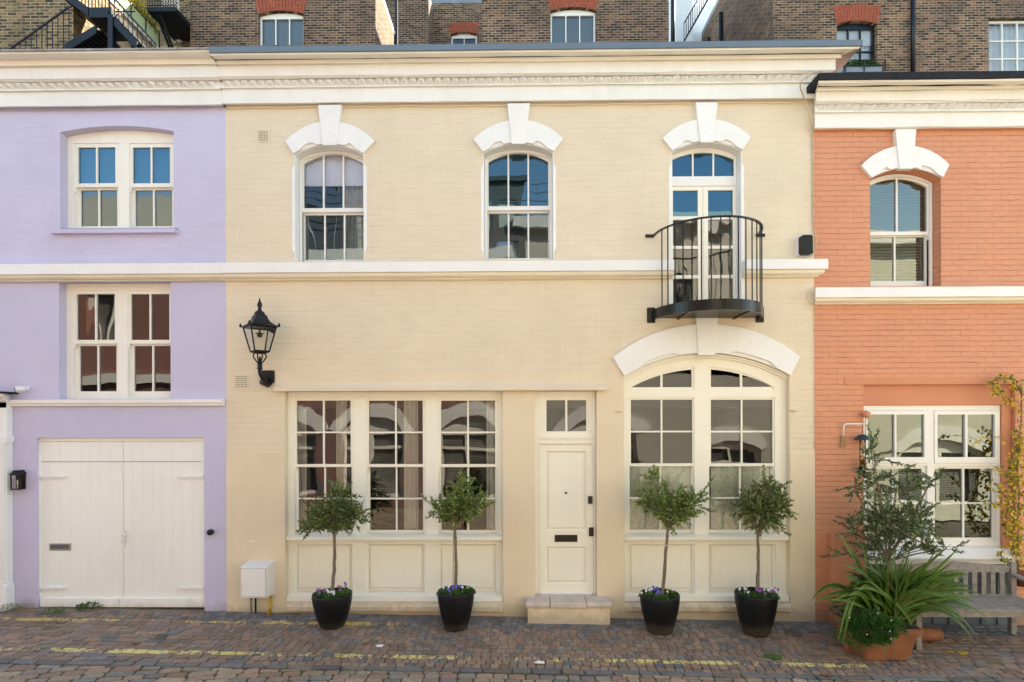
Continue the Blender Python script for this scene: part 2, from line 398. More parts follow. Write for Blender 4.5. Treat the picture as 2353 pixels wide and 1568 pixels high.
def sash_pair(win, left, right, ug, lg, ucols, lcols, rows_u, rows_l, Y, mats, mat_frame, f_open=None, opening=None, gmat='glass', horns=True):
    gl_ = 'glass_pale' if gmat in ('glass_sky', 'glass_mid', 'glass_blind') else gmat
    """two sliding sashes. opening=(x0,x1,z0,z1) of the sash opening, ug/lg = glass rect (x0,x1,z0,z1)"""
    x0, x1, z0, z1 = opening
    zmid = (ug[2]+lg[3])/2
    th = .045
    # upper sash
    def holes(g, cols, rows, f=None):
        hs = []; bw = .022; bx0, bx1, bz0, bz1 = g
        xs = cols if isinstance(cols, list) else [bx0+(bx1-bx0)*i/cols for i in range(1, cols)]
        zs = rows if isinstance(rows, list) else [bz0+(bz1-bz0)*i/rows for i in range(1, rows)]
        xe = [bx0]+[v for v in xs for _ in (0, 1)]+[bx1]; ze = [bz0]+[v for v in zs for _ in (0, 1)]+[bz1]
        for i in range(0, len(xe), 2):
            a = xe[i]+(bw/2 if i > 0 else 0); b = xe[i+1]-(bw/2 if i+1 < len(xe)-1 else 0)
            for k in range(0, len(ze), 2):
                c = ze[k]+(bw/2 if k > 0 else 0); d = ze[k+1]-(bw/2 if k+1 < len(ze)-1 else 0)
                if f and k+1 == len(ze)-1: hs.append(arched(a, b, c, f, 8))
                else: hs.append(rect(a, b, c, d))
        return hs
    if f_open:
        fo, fg = f_open
        out = arched(x0, x1, zmid-.015, fo)
        mb = MB().slab(out, holes(ug, ucols, rows_u, fg), Y, Y+th)
        us = mb.build('upper_sash', M[mat_frame], win)
        pane(win, ug[0]-.005, ug[1]+.005, Y+th*.55, ug[2]-.005, 0, gmat, fg)
    else:
        mb = MB().slab(rect(x0, x1, zmid-.015, z1), holes(ug, ucols, rows_u), Y, Y+th)
        us = mb.build('upper_sash', M[mat_frame], win)
        pane(win, ug[0]-.005, ug[1]+.005, Y+th*.55, ug[2]-.005, ug[3]+.005, gmat)
    mb = MB().slab(rect(x0, x1, z0, zmid+.02), holes(lg, lcols, rows_l), Y+th+.003, Y+2*th)
    if horns:
        for s, xx in ((1, x0), (-1, x1)):
            mb.slab([(xx, zmid-.016), (xx, zmid-.085), (xx+s*.018, zmid-.075), (xx+s*.022, zmid-.045), (xx+s*.03, zmid-.016)] if s > 0 else
                    [(xx, zmid-.016), (xx-.03, zmid-.016), (xx-.022, zmid-.045), (xx-.018, zmid-.075), (xx, zmid-.085)], [], Y+.002, Y+th+.002)
    mb.build('lower_sash', M[mat_frame], win)
    pane(win, lg[0]-.005, lg[1]+.005, Y+th*1.55, lg[2]-.005, lg[3]+.005, gl_)

def curtain_mesh(x0, x1, y, z0, z1, amp=.02, wl=.09, mat='curtain', parent=None, name='curtain'):
    n = max(8, int((x1-x0)/wl*8)); mb = MB(); vs = []; fs = []
    for i in range(n+1):
        x = x0+(x1-x0)*i/n; yy = y+amp*math.sin(2*PI*(x-x0)/wl+.6*math.sin(9*x))
        vs += [(x, yy, z0), (x, yy, z1)]
    for i in range(n): fs.append((2*i, 2*i+2, 2*i+3, 2*i+1))
    return mb.add(vs, fs).build(name, M[mat], parent, True)

def surround(house, cxp, kt, kb, oL, oR, iL, iR, ptop, zs, zp, xl, xr, mat='white_stone', mb_y=-.05):
    """voussoir arch: points are (x,z) in metres"""
    f_in = arcf(xl, xr, zs, zp)
    # outer arc through oL, ptop, oR
    xm = (oL[0]+oR[0])/2
    w = (oR[0]-oL[0])/2; hh = ptop-(oL[1]+oR[1])/2
    rr = (w*w+hh*hh)/(2*hh); zc = ptop-rr
    fo = lambda x: zc+math.sqrt(max(rr*rr-(x-xm)**2, 0))
    n = 20
    poly = []
    poly.append((xl, zs))
    # inner edge with the raised chamfered stretches
    wI = xr-xl; k0 = kb[0]; k1 = kb[1]
    c = wI*.11; lift = .038
    inner = []
    steps = 24
    a0 = xl+c; a1 = k0-.02-c*.9; b0 = k1+.02+c*.9; b1 = xr-c
    for i in range(steps+1):
        x = xl+wI*i/steps; inner.append((x, f_in(x)))
    raised = []
    for x, z in inner:
        l = 0
        for p0, p1 in ((a0, a1), (b0, b1)):
            if p0 < x < p1: l = lift*min(1, (x-p0)/.03, (p1-x)/.03)
        raised.append((x, z+l*1.3))
    outer = [(oR[0]+(oL[0]-oR[0])*i/n, fo(oR[0]+(oL[0]-oR[0])*i/n)) for i in range(n+1)]
    MB_ = MB().slab(raised+outer, [], mb_y, -.021)
    MB_.slab(inner+outer, [], -.02, -.0015)
    arch = MB_.build('window_arch', M[mat], house, bevel=.004)
    ks = MB().slab([(kb[0], kb[2]), (kb[1], kb[2]), (kt[1], kt[2]), (kt[0], kt[2])], [], mb_y-.025, .001)
    ks.build('keystone', M[mat], house, bevel=.006)
    return f_in

# ------------------------------------------------------------------ the three front houses
XC0 = X(520.0); XC1 = X(1871.0); XL0 = -9.6; XR1 = 10.6
WT = .26
ZTOPC = Z(112, 0, 1176); ZTOPR = Z(170, 0, 2100)
cream = thing('cream_house', 'wide cream painted brick mews house with an iron balcony, in the middle', 'house', ((XC0+XC1)/2, 0, 0))
lilac = thing('lilac_house', 'lilac painted mews house with pale double garage doors, left of the cream house', 'house', (XL0/2+XC0/2, 0, 0))
coral = thing('coral_house', 'coral orange painted brick mews house with a garden bench before it, at the right', 'house', ((XR1+XC1)/2, 0, 0))

# cream openings -----------------------------------------------------------
ups = []   # (xl,xr,zb,zs,zp,window key)
def up_geo(lx, ly, rx, ry, peak, bot, cxp):
    a = P(lx, ly); b = P(rx, ry); zs = (a.z+b.z)/2
    return a.x, b.x, Z(bot, 0, cxp), zs, Z(peak, 0, cxp)
A = up_geo(676.7, 357, 836.4, 354.4, 334, 601.5, 757)
B = up_geo(1110.5, 353.4, 1271.4, 350, 331, 597.5, 1191)
C = up_geo(1542.7, 349, 1703.5, 347.5, 327.5, 722, 1623)
BIGz = (P(1433.7, 865.4).z+P(1814.2, 863.3).z)/2
BIG = (X(1433.7, 0, 1000), X(1814.2, 0, 1000), BIGz, Z(812, 0, 1624))
bay = rc(655, 899, 1155.5, 1384, 0)
dr = rc(1229.6, 899, 1371, 1383, 0)
fA, fB, fC = [arcf(q[0], q[1], q[3], q[4]) for q in (A, B, C)]
fBig = arcf(BIG[0], BIG[1], BIG[2], BIG[3])
ZBAYB = Z(1384, 0, 1200)
top = ZTOPC
mb = MB()
out = [(XC0, -.6), (XC1, -.6), (XC1, top), (XC0, top)]
door_bot = Z(1376, 0, 1300)
mb.slab(out, [arched(A[0], A[1], A[2], fA), arched(B[0], B[1], B[2], fB), arched(C[0], C[1], C[2], fC),
              rect(bay[0], bay[1], ZBAYB, bay[3]), rect(dr[0], dr[1], door_bot, dr[3]), arched(BIG[0], BIG[1], ZBAYB, fBig, 24)], 0, WT)
mb.build('wall', M['cream_brick'], cream)
# side, back, roof, interior
BK = 5.5
def body(h, x0, x1, ztop, roofm):
    MB().box(x0, x0+.2, WT, BK, -.6, ztop-.3).box(x1-.2, x1, WT, BK, -.6, ztop-.3).box(x0+.2, x1-.2, BK-.2, BK, -.6, ztop-.3).build('side_wall', M['brick_dark'], h)
    MB().box(x0+.01, x1-.01, WT, BK, ztop-.3, ztop-.12).build('roof', M[roofm], h)
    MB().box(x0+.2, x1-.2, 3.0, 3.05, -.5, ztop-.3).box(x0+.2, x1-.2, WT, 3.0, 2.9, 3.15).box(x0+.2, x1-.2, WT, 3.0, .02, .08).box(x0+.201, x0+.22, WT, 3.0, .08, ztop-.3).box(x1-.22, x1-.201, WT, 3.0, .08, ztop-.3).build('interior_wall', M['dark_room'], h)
body(cream, XC0+.001, XC1-.001, ZTOPC, 'lead')

# smooth render strips at the foot, left and right, and lintel
zr = Z(1041, 0, 600)
mb = MB()
mb.box(XC0+.002, X(655)-.002, -.014, 0.001, -.6, zr)
mb.box(bay[1]+.001, dr[0]-.001, -.012, .001, -.6, dr[3])
mb.box(dr[1]+.001, BIG[0]-.001, -.012, .001, -.6, Z(898))
mb.slab([(dr[1]+.02, Z(898)), (BIG[0]-.001, Z(898)), (BIG[0]-.001, BIG[2]-.03), (X(1411), Z(823)), (X(1392), Z(842))], [], -.010, .001)
mb.box(BIG[1]+.001, XC1-.002, -.014, .001, -.6, Z(1043, 0, 1840))
mb.box(bay[0]-.001, bay[1]+.001, -.010, .0, -.6, Z(1406, 0, 900))
mb.box(BIG[0]-.001, BIG[1]+.001, -.010, .0, -.6, Z(1407, 0, 1620))
mb.build('smooth_render', M['cream_render'], cream)
# lintel (bell-cast)
lz1 = Z(851, 0, 1000); lz0 = Z(898, -.08, 1000)
mb = MB().profile([(.0, lz1), (.02, lz1-.006), (.022, lz1-.17), (.035, lz1-.205), (.075, lz1-.235), (.085, lz1-.25), (.085, lz0), (.0, lz0)], X(634), X(1383), .0, .9, .5, .001)
mb.build('lintel', M['cream_render'], cream)
# painted soffit under the lintel over the door
# ------------------------------------------------------------------ cornices and bands
def cornice(h, x0, x1, mL, mR, pys, px, coping, copmat, tooth=True, jit=.003):
    # pys: pixel rows top..bottom for the profile at column px
    (c0, c1, cr1, f1a, f1b, z1, z2, f2a, f2b, bt) = pys
    def zz(py, o): return Z(py, -o, px)
    pr = [(.0, zz(c1, .40)+.01), (.40, zz(c1, .40)+.01), (.405, zz(c1, .40)-.03), (.395, zz(c1, .39)-.045), (.37, zz((c1*2+cr1)/3, .36)), (.31, zz((c1+cr1)/2, .32)), (.255, zz((c1+2*cr1)/3, .26)), (.235, zz(cr1-2, .235)), (.255, zz(cr1-1.5, .25)), (.25, zz(cr1+1, .25)), (.215, zz(f1a, .215))]
    MB().profile(pr+[(.0, pr[-1][1])], x0, x1, mL, mR, .35, jit).build('cornice_crown', M['crown'], h)
    a = pr[-1][1]-.001
    pr2 = [(.0, a), (.20, a), (.198, zz(f1b, .20)), (.185, zz(f1b+2, .19)), (.165, zz(f1b+6, .17)), (.13, zz(f1b+8, .14)), (.125, zz(z1, .13)), (.105, zz(z1+.5, .11)), (.105, zz(z2, .105)), (.135, zz(z2+.5, .13)), (.135, zz(f2a-.5, .13)), (.10, zz(f2a+1, .10)), (.098, zz(f2b, .10)), (.06, zz(bt-1, .06)), (.02, zz(bt, .02)), (0, zz(bt, .0))]
    MB().profile(pr2, x0, x1, mL, mR, .3, jit).build('cornice_fascia', M['white_mould'], h)
    # pyramids
    za = zz(z1+1, .11); zb = zz(z2-.5, .11); sp = .1165; mb = MB()
    x = x0-.10*mL+.03
    rr = random.Random(int(x0*50))
    while x+sp < x1+.10*mR:
        j = rr.uniform(-.006, .006); pk = .098*rr.uniform(.8, 1.05)
        vs = [(x, -.104, za), (x+sp*.98, -.104, za), (x+sp*.98, -.104, zb), (x, -.104, zb), (x+sp/2+j, -.104-pk, (za*.45+zb*.55)+j*.5)]
        mb.add(vs, [(0, 4, 1), (1, 4, 2), (2, 4, 3), (3, 4, 0)]); x += sp
    mb.build('dog_tooth_moulding', M['white_tooth'], h)
    # coping
    ct = zz(c0, .43); cb = zz(c1, .43)
    cx0 = x0-.42*mL; cx1 = x1+.43*mR
    MB().box(cx0, cx1, -.43, .6, cb, ct).build('coping', M[copmat], h, bevel=.004)
    return ct
cornice(cream, XC0, XC1-.003, 0, 1, (99.5, 113.5, 140, 142.5, 168.5, 177, 193.5, 197, 231.5, 235.5), 1176, None, 'flash_blue')
cornice(lilac, XL0, XC0-.003, 0, 0, (112, 116, 149, 152, 180.5, 188.5, 205, 209, 243.5, 247.5), 150, None, 'lead_old')
cornice(coral, XC1+.003, XR1, .35, 0, (165, 181, 205, 207, 230, 237.5, 253, 257, 292, 297), 2100, None, 'felt', jit=.006)
def band(h, x0, x1, mL, mR, t, b, rb, px):
    zt = Z(t, -.13, px); zb = Z(b, -.13, px); zr_ = Z(rb, -.04, px)
    MB().profile([(0, zt+.004), (.13, zt), (.132, zb), (.0, zb)], x0, x1, mL, mR, .4, .0015).build('band_course', M['white_stone'], h)
    h_ = zb-zr_
    MB().profile([(0, zb-.001), (.10, zb-.001), (.098, zb-h_*.12), (.102, zb-h_*.3), (.095, zb-h_*.5), (.07, zb-h_*.72), (.045, zb-h_*.8), (.05, zb-h_*.86), (.045, zb-h_*.97), (.0, zr_)], x0, x1, mL, mR, .3, .0018).build('roll_moulding', M['cream_mould'], h)
def CSEG(px0, px1, mL, mR, t, b, rb, h, x0=None, x1=None):
    band(h, X(px0, 0, 600) if x0 is None else x0, X(px1, 0, 600) if x1 is None else x1, mL, mR, t, b, rb, (px0+px1)/2)
zoff = 0
CB = (600.5, 624, 643.5)
band(cream, XC0, X(1544, 0, 610), 0, 0, 600.8, 624.3, 643.2, 1000)
band(cream, X(1705, 0, 610), XC1-.003, 0, 1, 595.8, 618.3, 637.5, 1800)
band(lilac, XL0, XC0-.003, 0, 0, 605.5, 629.5, 646.5, 260)
band(coral, XC1+.003, XR1, .35, 0, 659.5, 682.5, 699, 2100)

# upper arched windows -----------------------------------------------------
def arched_sash(house, q, ug, lg, cols_u, cols_l, white, cxp, mat_frame, horns=False, gmat='glass', Yf=.15):
    xl, xr, zb, zs, zp = q; f = arcf(xl, xr, zs, zp)
    if white:      # painted jamb lining with stopped chamfer shoulders
        zt = Z(383, 0, cxp); zl = Z(575, 0, cxp); e = .036
        outer = [(xl-.001, zb), (xl-.001, zl-.04), (xl-e, zl+.02), (xl-e, zt-.02), (xl-.001, zt+.03), (xl-.001, zs)]
        for side in (0, 1):
            pts = outer if side == 0 else [(xl+xr-x, z) for x, z in outer]
            inn = [(xl+.008, zs), (xl+.008, zb)] if side == 0 else [(xr-.008, zs), (xr-.008, zb)]
            MB().slab((pts+inn)[::-1 if side == 0 else 1], [], -.005, Yf-.001).build('jamb', M['white_stone'], house, bevel=.003)
        n = 14
        a = [(xl+.0085+(xr-xl-.017)*i/n, f(xl+.0085+(xr-xl-.017)*i/n)+.001) for i in range(n+1)]
        b = [(x, z-.009) for x, z in a][::-1]
        MB().slab((a+b)[::-1], [], -.003, Yf-.001).build('arch_soffit', M['white_stone'], house)
    fr = .045
    ffr = arcf(xl+fr, xr-fr, zs-.01, zp-fr*1.15)
    win = MB().slab(arched(xl+.0095, xr-.0095, zb+.001, lambda x: f(x)-.010), [arched(xl+fr, xr-fr, zb+.03, ffr)], Yf, Yf+.03).build('window', M[mat_frame], house, bevel=.003)
    sx0 = xl+fr-.01; sx1 = xr-fr+.01
    fs = arcf(sx0, sx1, zs, zp-fr*1.05)
    fg = arcf(ug[0], ug[1], zs-.05, ug[3])
    sash_pair(win, None, None, ug, lg, cols_u, cols_l, 1, 1, Yf+.031, None, mat_frame, (fs, fg), (sx0, sx1, zb+.012, zs), gmat, horns)
    return win
Yg = .2
def gl(x0, y0, x1, y1): return rc(x0, y0, x1, y1, Yg)
for q, nm, cxp, u0, u1, l0, l1, ptp, pb1, lb0, lb1 in ((A, 'A', 757, 0, 0, 0, 0, 356.5, 479.6, 493, 596), (B, 'B', 1191, 0, 0, 0, 0, 354, 475, 489, 592.4)):
    w = .062
    ug = [q[0]+w, q[1]-w, Z(pb1, Yg, cxp), Z(ptp, Yg, cxp)]; lg = [q[0]+w, q[1]-w, Z(lb1, Yg, cxp), Z(lb0, Yg, cxp)]
    win = arched_sash(cream, q, ug, lg, 3, 3, True, cxp, 'white_timber', gmat='glass_blind' if nm == 'A' else 'glass_mid')
    if nm == 'A':
        MB().box(q[0]+.02, q[1]-.02, .272, .275, Z(430, .3, cxp), q[4]).build('blind', M['blind_pale'], win)
        curtain_mesh(X(788, .34), q[1]+.05, .34, q[2], Z(425, .34, 757), .02, .08, 'curtain', win)
# surrounds
def sur(house, kt, kb, oL, oR, ptop, q, mb_y=-.05):
    f = lambda p: (P(p[0], p[1], mb_y).x, P(p[0], p[1], mb_y).z)
    ky = mb_y-.025
    kt_ = (P(kt[0], kt[2], ky).x, P(kt[1], kt[2], ky).x, P(kt[0], kt[2], ky).z)
    kb_ = (P(kb[0], kb[2], ky).x, P(kb[1], kb[2], ky).x, P(kb[0], kb[2], ky).z)
    surround(house, 0, kt_, kb_, f(oL), f(oR), None, None, P((kt[0]+kt[1])/2, ptop, mb_y).z, q[-2], q[-1], q[0], q[1], mb_y=mb_y)
sur(cream, (730.5, 784.4, 241), (741.3, 772.3, 334), (655.6, 326), (860, 322.6), 278.5, A)
sur(cream, (1165.5, 1217.5, 237.5), (1176, 1206.5, 331), (1087.7, 320.5), (1294, 318.7), 275, B)
sur(cream, (1598.8, 1649.6, 235), (1609.5, 1640, 327.5), (1523, 315), (1726, 317.5), 273, C)
sur(cream, (1599.6, 1650.4, 728.6), (1605.5, 1643.7, 816.6), (1408.6, 821), (1839, 819.7), 744.5, BIG)

# french door --------------------------------------------------------------
xl, xr, zb, zs, zp = C
ring = [(xl-.001, zb), (xl-.001, zs)]
for side in (0, 1):
    zl = Z(722, 0, 1623); zt = Z(380, 0, 1623); e = .036
    pts = [(xl-.001, zb), (xl-e, zb+.06), (xl-e, zt-.02), (xl-.001, zt+.03), (xl-.001, zs)]
    if side: pts = [(xl+xr-x, z) for x, z in pts]
    inn = [(xl+.008, zs), (xl+.008, zb)] if side == 0 else [(xr-.008, zs), (xr-.008, zb)]
    MB().slab((pts+inn)[::-1 if side == 0 else 1], [], -.005, .139).build('jamb', M['white_stone'], cream, bevel=.003)
n = 14
a = [(xl+.0085+(xr-xl-.017)*i/n, fC(xl+.0085+(xr-xl-.017)*i/n)+.001) for i in range(n+1)]
MB().slab((a+[(x, z-.009) for x, z in a][::-1])[::-1], [], -.003, .139).build('arch_soffit', M['white_stone'], cream)
Yd = .14
tr = [xl+.05, xr-.05, Z(407.3, .17, 1623), Z(353, .17, 1623)]
zt0 = Z(424, .15, 1623)
ftr = arcf(tr[0], tr[1], zs-.05, tr[3])
w3 = (tr[1]-tr[0])/3
holes = [arched(tr[0]+w3*i+(.011 if i else 0), tr[0]+w3*(i+1)-(.011 if i < 2 else 0), tr[2], ftr, 8) for i in range(3)]
dz0 = zb+.03; dz1 = Z(428, .15, 1623)
holes.append(rect(xl+.03, xr-.03, dz0, dz1))
fdoor = MB().slab(arched(xl+.0095, xr-.0095, zb+.001, lambda x: fC(x)-.010), holes, Yd, Yd+.06).build('french_window', M['white_timber'], cream, bevel=.003)
pane(fdoor, tr[0]-.005, tr[1]+.005, Yd+.03, tr[2]-.005, 0, 'glass_sky', ftr)
xm = (xl+xr)/2
rows = [(439, 498), (506, 566), (573, 633), (641, 698)]
for s in (0, 1):
    lx0 = xl+.031 if s == 0 else xm+.002; lx1 = xm-.002 if s == 0 else xr-.031
    g0 = lx0+.025 if s == 0 else lx0+.068; g1 = lx1-.068 if s == 0 else lx1-.025
    g0 = lx0+(.03 if s == 0 else .07); g1 = lx1-(.07 if s == 0 else .03)
    hs = [rect(g0, g1, Z(b_, .17, 1600), Z(t_, .17, 1600)) for t_, b_ in rows]
    lf = MB().slab(rect(lx0, lx1, dz0+.002, dz1-.002), hs, Yd+.012, Yd+.055).build('door_leaf', M['cream_timber'], fdoor, bevel=.002)
    pane(fdoor, g0-.004, g1+.004, Yd+.035, Z(502, .17, 1600), Z(438.5, .17, 1600), 'glass_sky')
    pane(fdoor, g0-.004, g1+.004, Yd+.035, Z(698.5, .17, 1600), Z(502, .17, 1600), 'glass_old')
MB().box(X(1538), X(1716), -.06, .0, Z(731, -.06, 1626), Z(720.5, -.06, 1626)).box(xl+.009, xr-.009, 0.001, .139, zb-.001, zb+.02).build('window_sill', M['cream_render'], cream, bevel=.004)

# generic bay of sashes ------------------------------------------------------
def planked(mb, x0, x1, z0, z1, y, nb):
    """raised tongue-and-groove field"""
    w = (x1-x0)/nb
    mb.box(x0+.001, x1-.001, y+.003, y+.019, z0+.001, z1-.001)
    for i in range(nb):
        mb.box(x0+w*i+(.0012 if i else 0), x0+w*(i+1)-(.0012 if i < nb-1 else 0), y, y+.02, z0, z1)
def bevel_frame(mb, x0, x1, z0, z1, y0, y1, w):
    o = [(x0,y0,z0),(x1,y0,z0),(x1,y0,z1),(x0,y0,z1)]; i = [(x0+w,y1,z0+w),(x1-w,y1,z0+w),(x1-w,y1,z1-w),(x0+w,y1,z1-w)]
    mb.add(o+i, [(0,1,5,4),(1,2,6,5),(2,3,7,6),(3,0,4,7)])
Y0 = .10
def bay_window(lights, opening_x, ztop_f, arch, panels, px, archlights=None):
    # lights: list of dict with sash opening px & glass columns
    hs = []
    zt = None
    for Lt in lights:
        x0, x1, z0, z1 = rc(Lt['s'][0], Lt['s'][1], Lt['s'][2], Lt['s'][3], Y0); Lt['o'] = (x0, x1, z0, z1)
        hs.append(rect(x0, x1, z0, z1))
    for p_ in panels:
        x0, x1, z0, z1 = rc(p_[0], 1250.5, p_[1], 1368, Y0); hs.append(rect(x0, x1, z0, z1))
    if archlights:
        for al in archlights: hs.append(al)
    outer = (rect(opening_x[0]+.002, opening_x[1]-.002, ZBAYB+.002, ztop_f) if not arch else arched(opening_x[0]+.002, opening_x[1]-.002, ZBAYB+.002, arch, 24))
    w = MB().slab(outer, hs, Y0, Y0+.09).build('bay_window', M['cream_timber'], cream, bevel=.004)
    for Lt in lights:
        o = Lt['o']; ug = rc(*Lt['ug'], Y0+.04); lg = rc(*Lt['lg'], Y0+.085)
        # pane edges measured in the picture
        sash_pair(w, None, None, ug, lg, 2, 2, 2, 2, Y0+.02, None, 'cream_timber', None, (o[0]-.004, o[1]+.004, o[2]-.004, o[3]+.004), 'glass')
    for p_ in panels:
        x0, x1, z0, z1 = rc(p_[0], 1250.5, p_[1], 1368, Y0)
        mb = MB().box(x0-.003, x1+.003, Y0+.055, Y0+.07, z0-.003, z1+.003)
        bevel_frame(mb, x0, x1, z0, z1, Y0+.02, Y0+.05, .03)
        bevel_frame(mb, x0+.042, x1-.042, z0+.085, z1-.042, Y0+.054, Y0+.038, .014)
        planked(mb, x0+.056, x1-.056, z0+.099, z1-.056, Y0+.036, 6)
        mb.build('timber_panel', M['cream_timber'], w)
    sz1 = Z(1233, 0, px); sz0 = Z(1242.5, -.01, px)
    MB().profile([(-.09, sz1+.012), (-.015, sz1-.01), (-.015, sz0), (-.09, sz0)], opening_x[0]+.006, opening_x[1]-.006, 0, 0, 3, 0, back=.099).build('window_sill', M['cream_timber'], w, bevel=.003)
    MB().profile([(-.09, Z(1368.5, 0, px)), (-.02, Z(1371, 0, px)), (-.01, Z(1383, 0, px)), (-.09, Z(1383, 0, px))], opening_x[0]+.006, opening_x[1]-.006, 0, 0, 3, 0, back=.099).build('base_rail', M['cream_timber'], w, bevel=.003)
    # plinth of sloping bricks on edge
    mb = MB(); zt_ = Z(1386, .0, px); zm = Z(1395, -.05, px); zb_ = Z(1406, -.05, px)
    x = opening_x[0]+.002
    rr = random.Random(int(px))
    while x < opening_x[1]-.03:
        x2 = min(x+.1145, opening_x[1]-.002); j = rr.uniform(-.002, .002)
        a0, a1 = x+.004, x2-.004
        mb.add([(a0, .1, zb_), (a1, .1, zb_), (a1, .1, zt_+.02), (a0, .1, zt_+.02), (a0, -.05+j, zb_), (a1, -.05+j, zb_), (a1, -.05+j, zm), (a0, -.05+j, zm), (a0, .09, zt_+.02+j), (a1, .09, zt_+.02+j)],
               [(4,5,6,7), (7,6,9,8), (0,4,7,8,3), (5,1,2,9,6), (0,1,5,4), (8,9,2,3)])
        x = x2
    mb.box(opening_x[0]+.003, opening_x[1]-.003, -.043, .09, zb_+.002, zm-.005)
    mb.build('plinth_bricks', M['cream_render'], cream, bevel=.003)
    return w
bw = bay_window([
    dict(s=(676, 914, 811, 1233), ug=(683, 921, 806.7, 1066.7), lg=(687, 1073.6, 808.7, 1218)),
    dict(s=(841, 914, 977.5, 1233), ug=(848.5, 921, 972, 1066.7), lg=(851, 1073.6, 972.5, 1218)),
    dict(s=(1007.5, 914, 1144, 1233), ug=(1014, 921, 1137.7, 1066.7), lg=(1014.5, 1073.6, 1138, 1218))],
    (bay[0], bay[1]), bay[3]-.002, None, [(675.4, 810), (840.5, 976.5), (1006.7, 1142.7)], 900)
curtain_mesh(X(664, .3), X(705, .3), .30, Z(1225, .3, 680), Z(905, .3, 680), .02, .07, 'sheer', bw)
curtain_mesh(X(930, .3), X(962, .3), .235, Z(1225, .3, 680), Z(905, .3, 680), .018, .06, 'sheer', bw)
curtain_mesh(X(1118, .3), X(1150, .3), .235, Z(1225, .3, 680), Z(905, .3, 680), .018, .06, 'sheer', bw)
curtain_mesh(X(775, .3), X(800, .3), .235, Z(1225, .3, 680), Z(905, .3, 680), .018, .06, 'sheer', bw)
# arch lights of the right bay
za = Z(890, Y0, 1520); 
fal = arcf(X(1441, Y0, 890), X(1782, Y0, 890), Z(893, Y0, 1610), Z(842, Y0, 1612))
al1 = arched(X(1444, Y0, 890), X(1595.5, Y0, 890), Z(897, Y0, 1520), fal, 12); al2 = arched(X(1629, Y0, 890), X(1779, Y0, 890), Z(897, Y0, 1700), fal, 12)
bb = bay_window([
    dict(s=(1443.5, 914, 1596, 1233), ug=(1449, 919, 1590, 1065), lg=(1446.5, 1072, 1587, 1217)),
    dict(s=(1628, 914, 1781, 1233), ug=(1632.4, 919, 1774, 1065), lg=(1629, 1072, 1770, 1217))],
    (BIG[0], BIG[1]), None, lambda x: fBig(x)-.004, [(1443.7, 1596.5), (1628.5, 1783)], 1610, [al1, al2])
fgl = arcf(X(1446, Y0+.03, 890), X(1778, Y0+.03, 890), Z(892, Y0, 1610), Z(848.5, Y0, 1612))
for (a0, a1, b0, b1, b2, b3) in ((1444, 1595.5, 1450, 1517, 1522, 1589), (1629, 1779, 1633, 1700, 1705, 1772)):
    o = arched(X(a0, Y0, 890)-.003, X(a1, Y0, 890)+.003, Z(898, Y0, 1600), lambda x: fal(x)+.003, 12)
    Yq = Y0+.03
    hs = [arched(X(b0, Yq, 880), X(b1, Yq, 880), Z(890, Yq, 1600), fgl, 8), arched(X(b2, Yq, 880), X(b3, Yq, 880), Z(890, Yq, 1600), fgl, 8)]
    MB().slab(o, hs, Y0+.02, Y0+.06).build('arched_light', M['cream_timber'], bb)
    pane(bb, X(b0, Yq, 880)-.004, X(b3, Yq, 880)+.004, Y0+.045, Z(891, Yq, 1600), 0, 'glass', lambda x: fgl(x)+.004)
for x0, x1 in ((1440, 1597), (1627, 1785)):
    curtain_mesh(X(x0, .32), X(x1, .32), .215, Z(1230, .32, 1600), Z(1071, .32, 1600), .004, .12, 'linen', bb, 'cafe_curtain')
# arched head moulding in the reveal
n = 24
for off, yy0, yy1, nm in ((.0, .03, .095, 'arch_moulding'), (.028, .065, .098, 'arch_moulding')):
    xs = [BIG[0]+.004+(BIG[1]-BIG[0]-.008)*i/n for i in range(n+1)]
    a = [(x, fBig(x)-.004-off) for x in xs]; b = [(x, z-.028) for x, z in a][::-1]
    MB().slab((a+b)[::-1], [], yy0, yy1).build(nm, M['cream_timber'], bb)
# reveals below the arch springing painted cream: small impost knobs
for px_, py_ in ((1422.5, 945), (1825, 944)):
    c = P(px_, py_, -.03)
    MB().lathe([(.0, -.018), (.03, -.012), (.034, .0), (.03, .012), (.0, .018)], (c.x, c.y, c.z), 14, 0, 1.1, .7).build('impost_knob', M['cream_render'], cream, True)

# front door ---------------------------------------------------------------
Yd = .10
x0, x1, z0, z1 = dr[0], dr[1], door_bot, dr[3]
tl = rc(1250, 912, 1352.5, 999, Yd); lf = rc(1240.6, 1022, 1363.2, 1370.5, Yd)
frame = MB().slab(rect(x0+.002, x1-.002, z0+.002, z1-.002), [rect(tl[0], tl[1], tl[2], tl[3]), rect(lf[0]-.003, lf[1]+.003, lf[2]-.01, lf[3]+.003)], Yd, Yd+.1)
bevel_frame(frame, lf[0]-.02, lf[1]+.02, lf[2], lf[3]+.02, Yd-.006, Yd-.001, .012)
frame.box(X(1242, Yd), X(1364, Yd), Yd-.02, Yd-.0005, Z(1008, Yd, 1300), Z(1003, Yd, 1300))
door = frame.build('door_frame', M['cream_timber'], cream, bevel=.003)
g1 = rc(1255.5, 920, 1299, 991.5, Yd+.03); g2 = rc(1303.4, 920, 1347, 991.5, Yd+.03)
MB().slab(rect(tl[0]-.002, tl[1]+.002, tl[2]-.002, tl[3]+.002), [rect(*g1), rect(*g2)], Yd+.015, Yd+.055).build('fanlight', M['cream_timber'], door)
pane(door, g1[0]-.004, g2[1]+.004, Yd+.04, g1[2]-.004, g1[3]+.004, 'glass_flat')
up = rc(1254.7, 1037, 1347.8, 1219.5, Yd+.02); lo = rc(1254.7, 1244.5+12, 1347.8, 1341.5, Yd+.02)
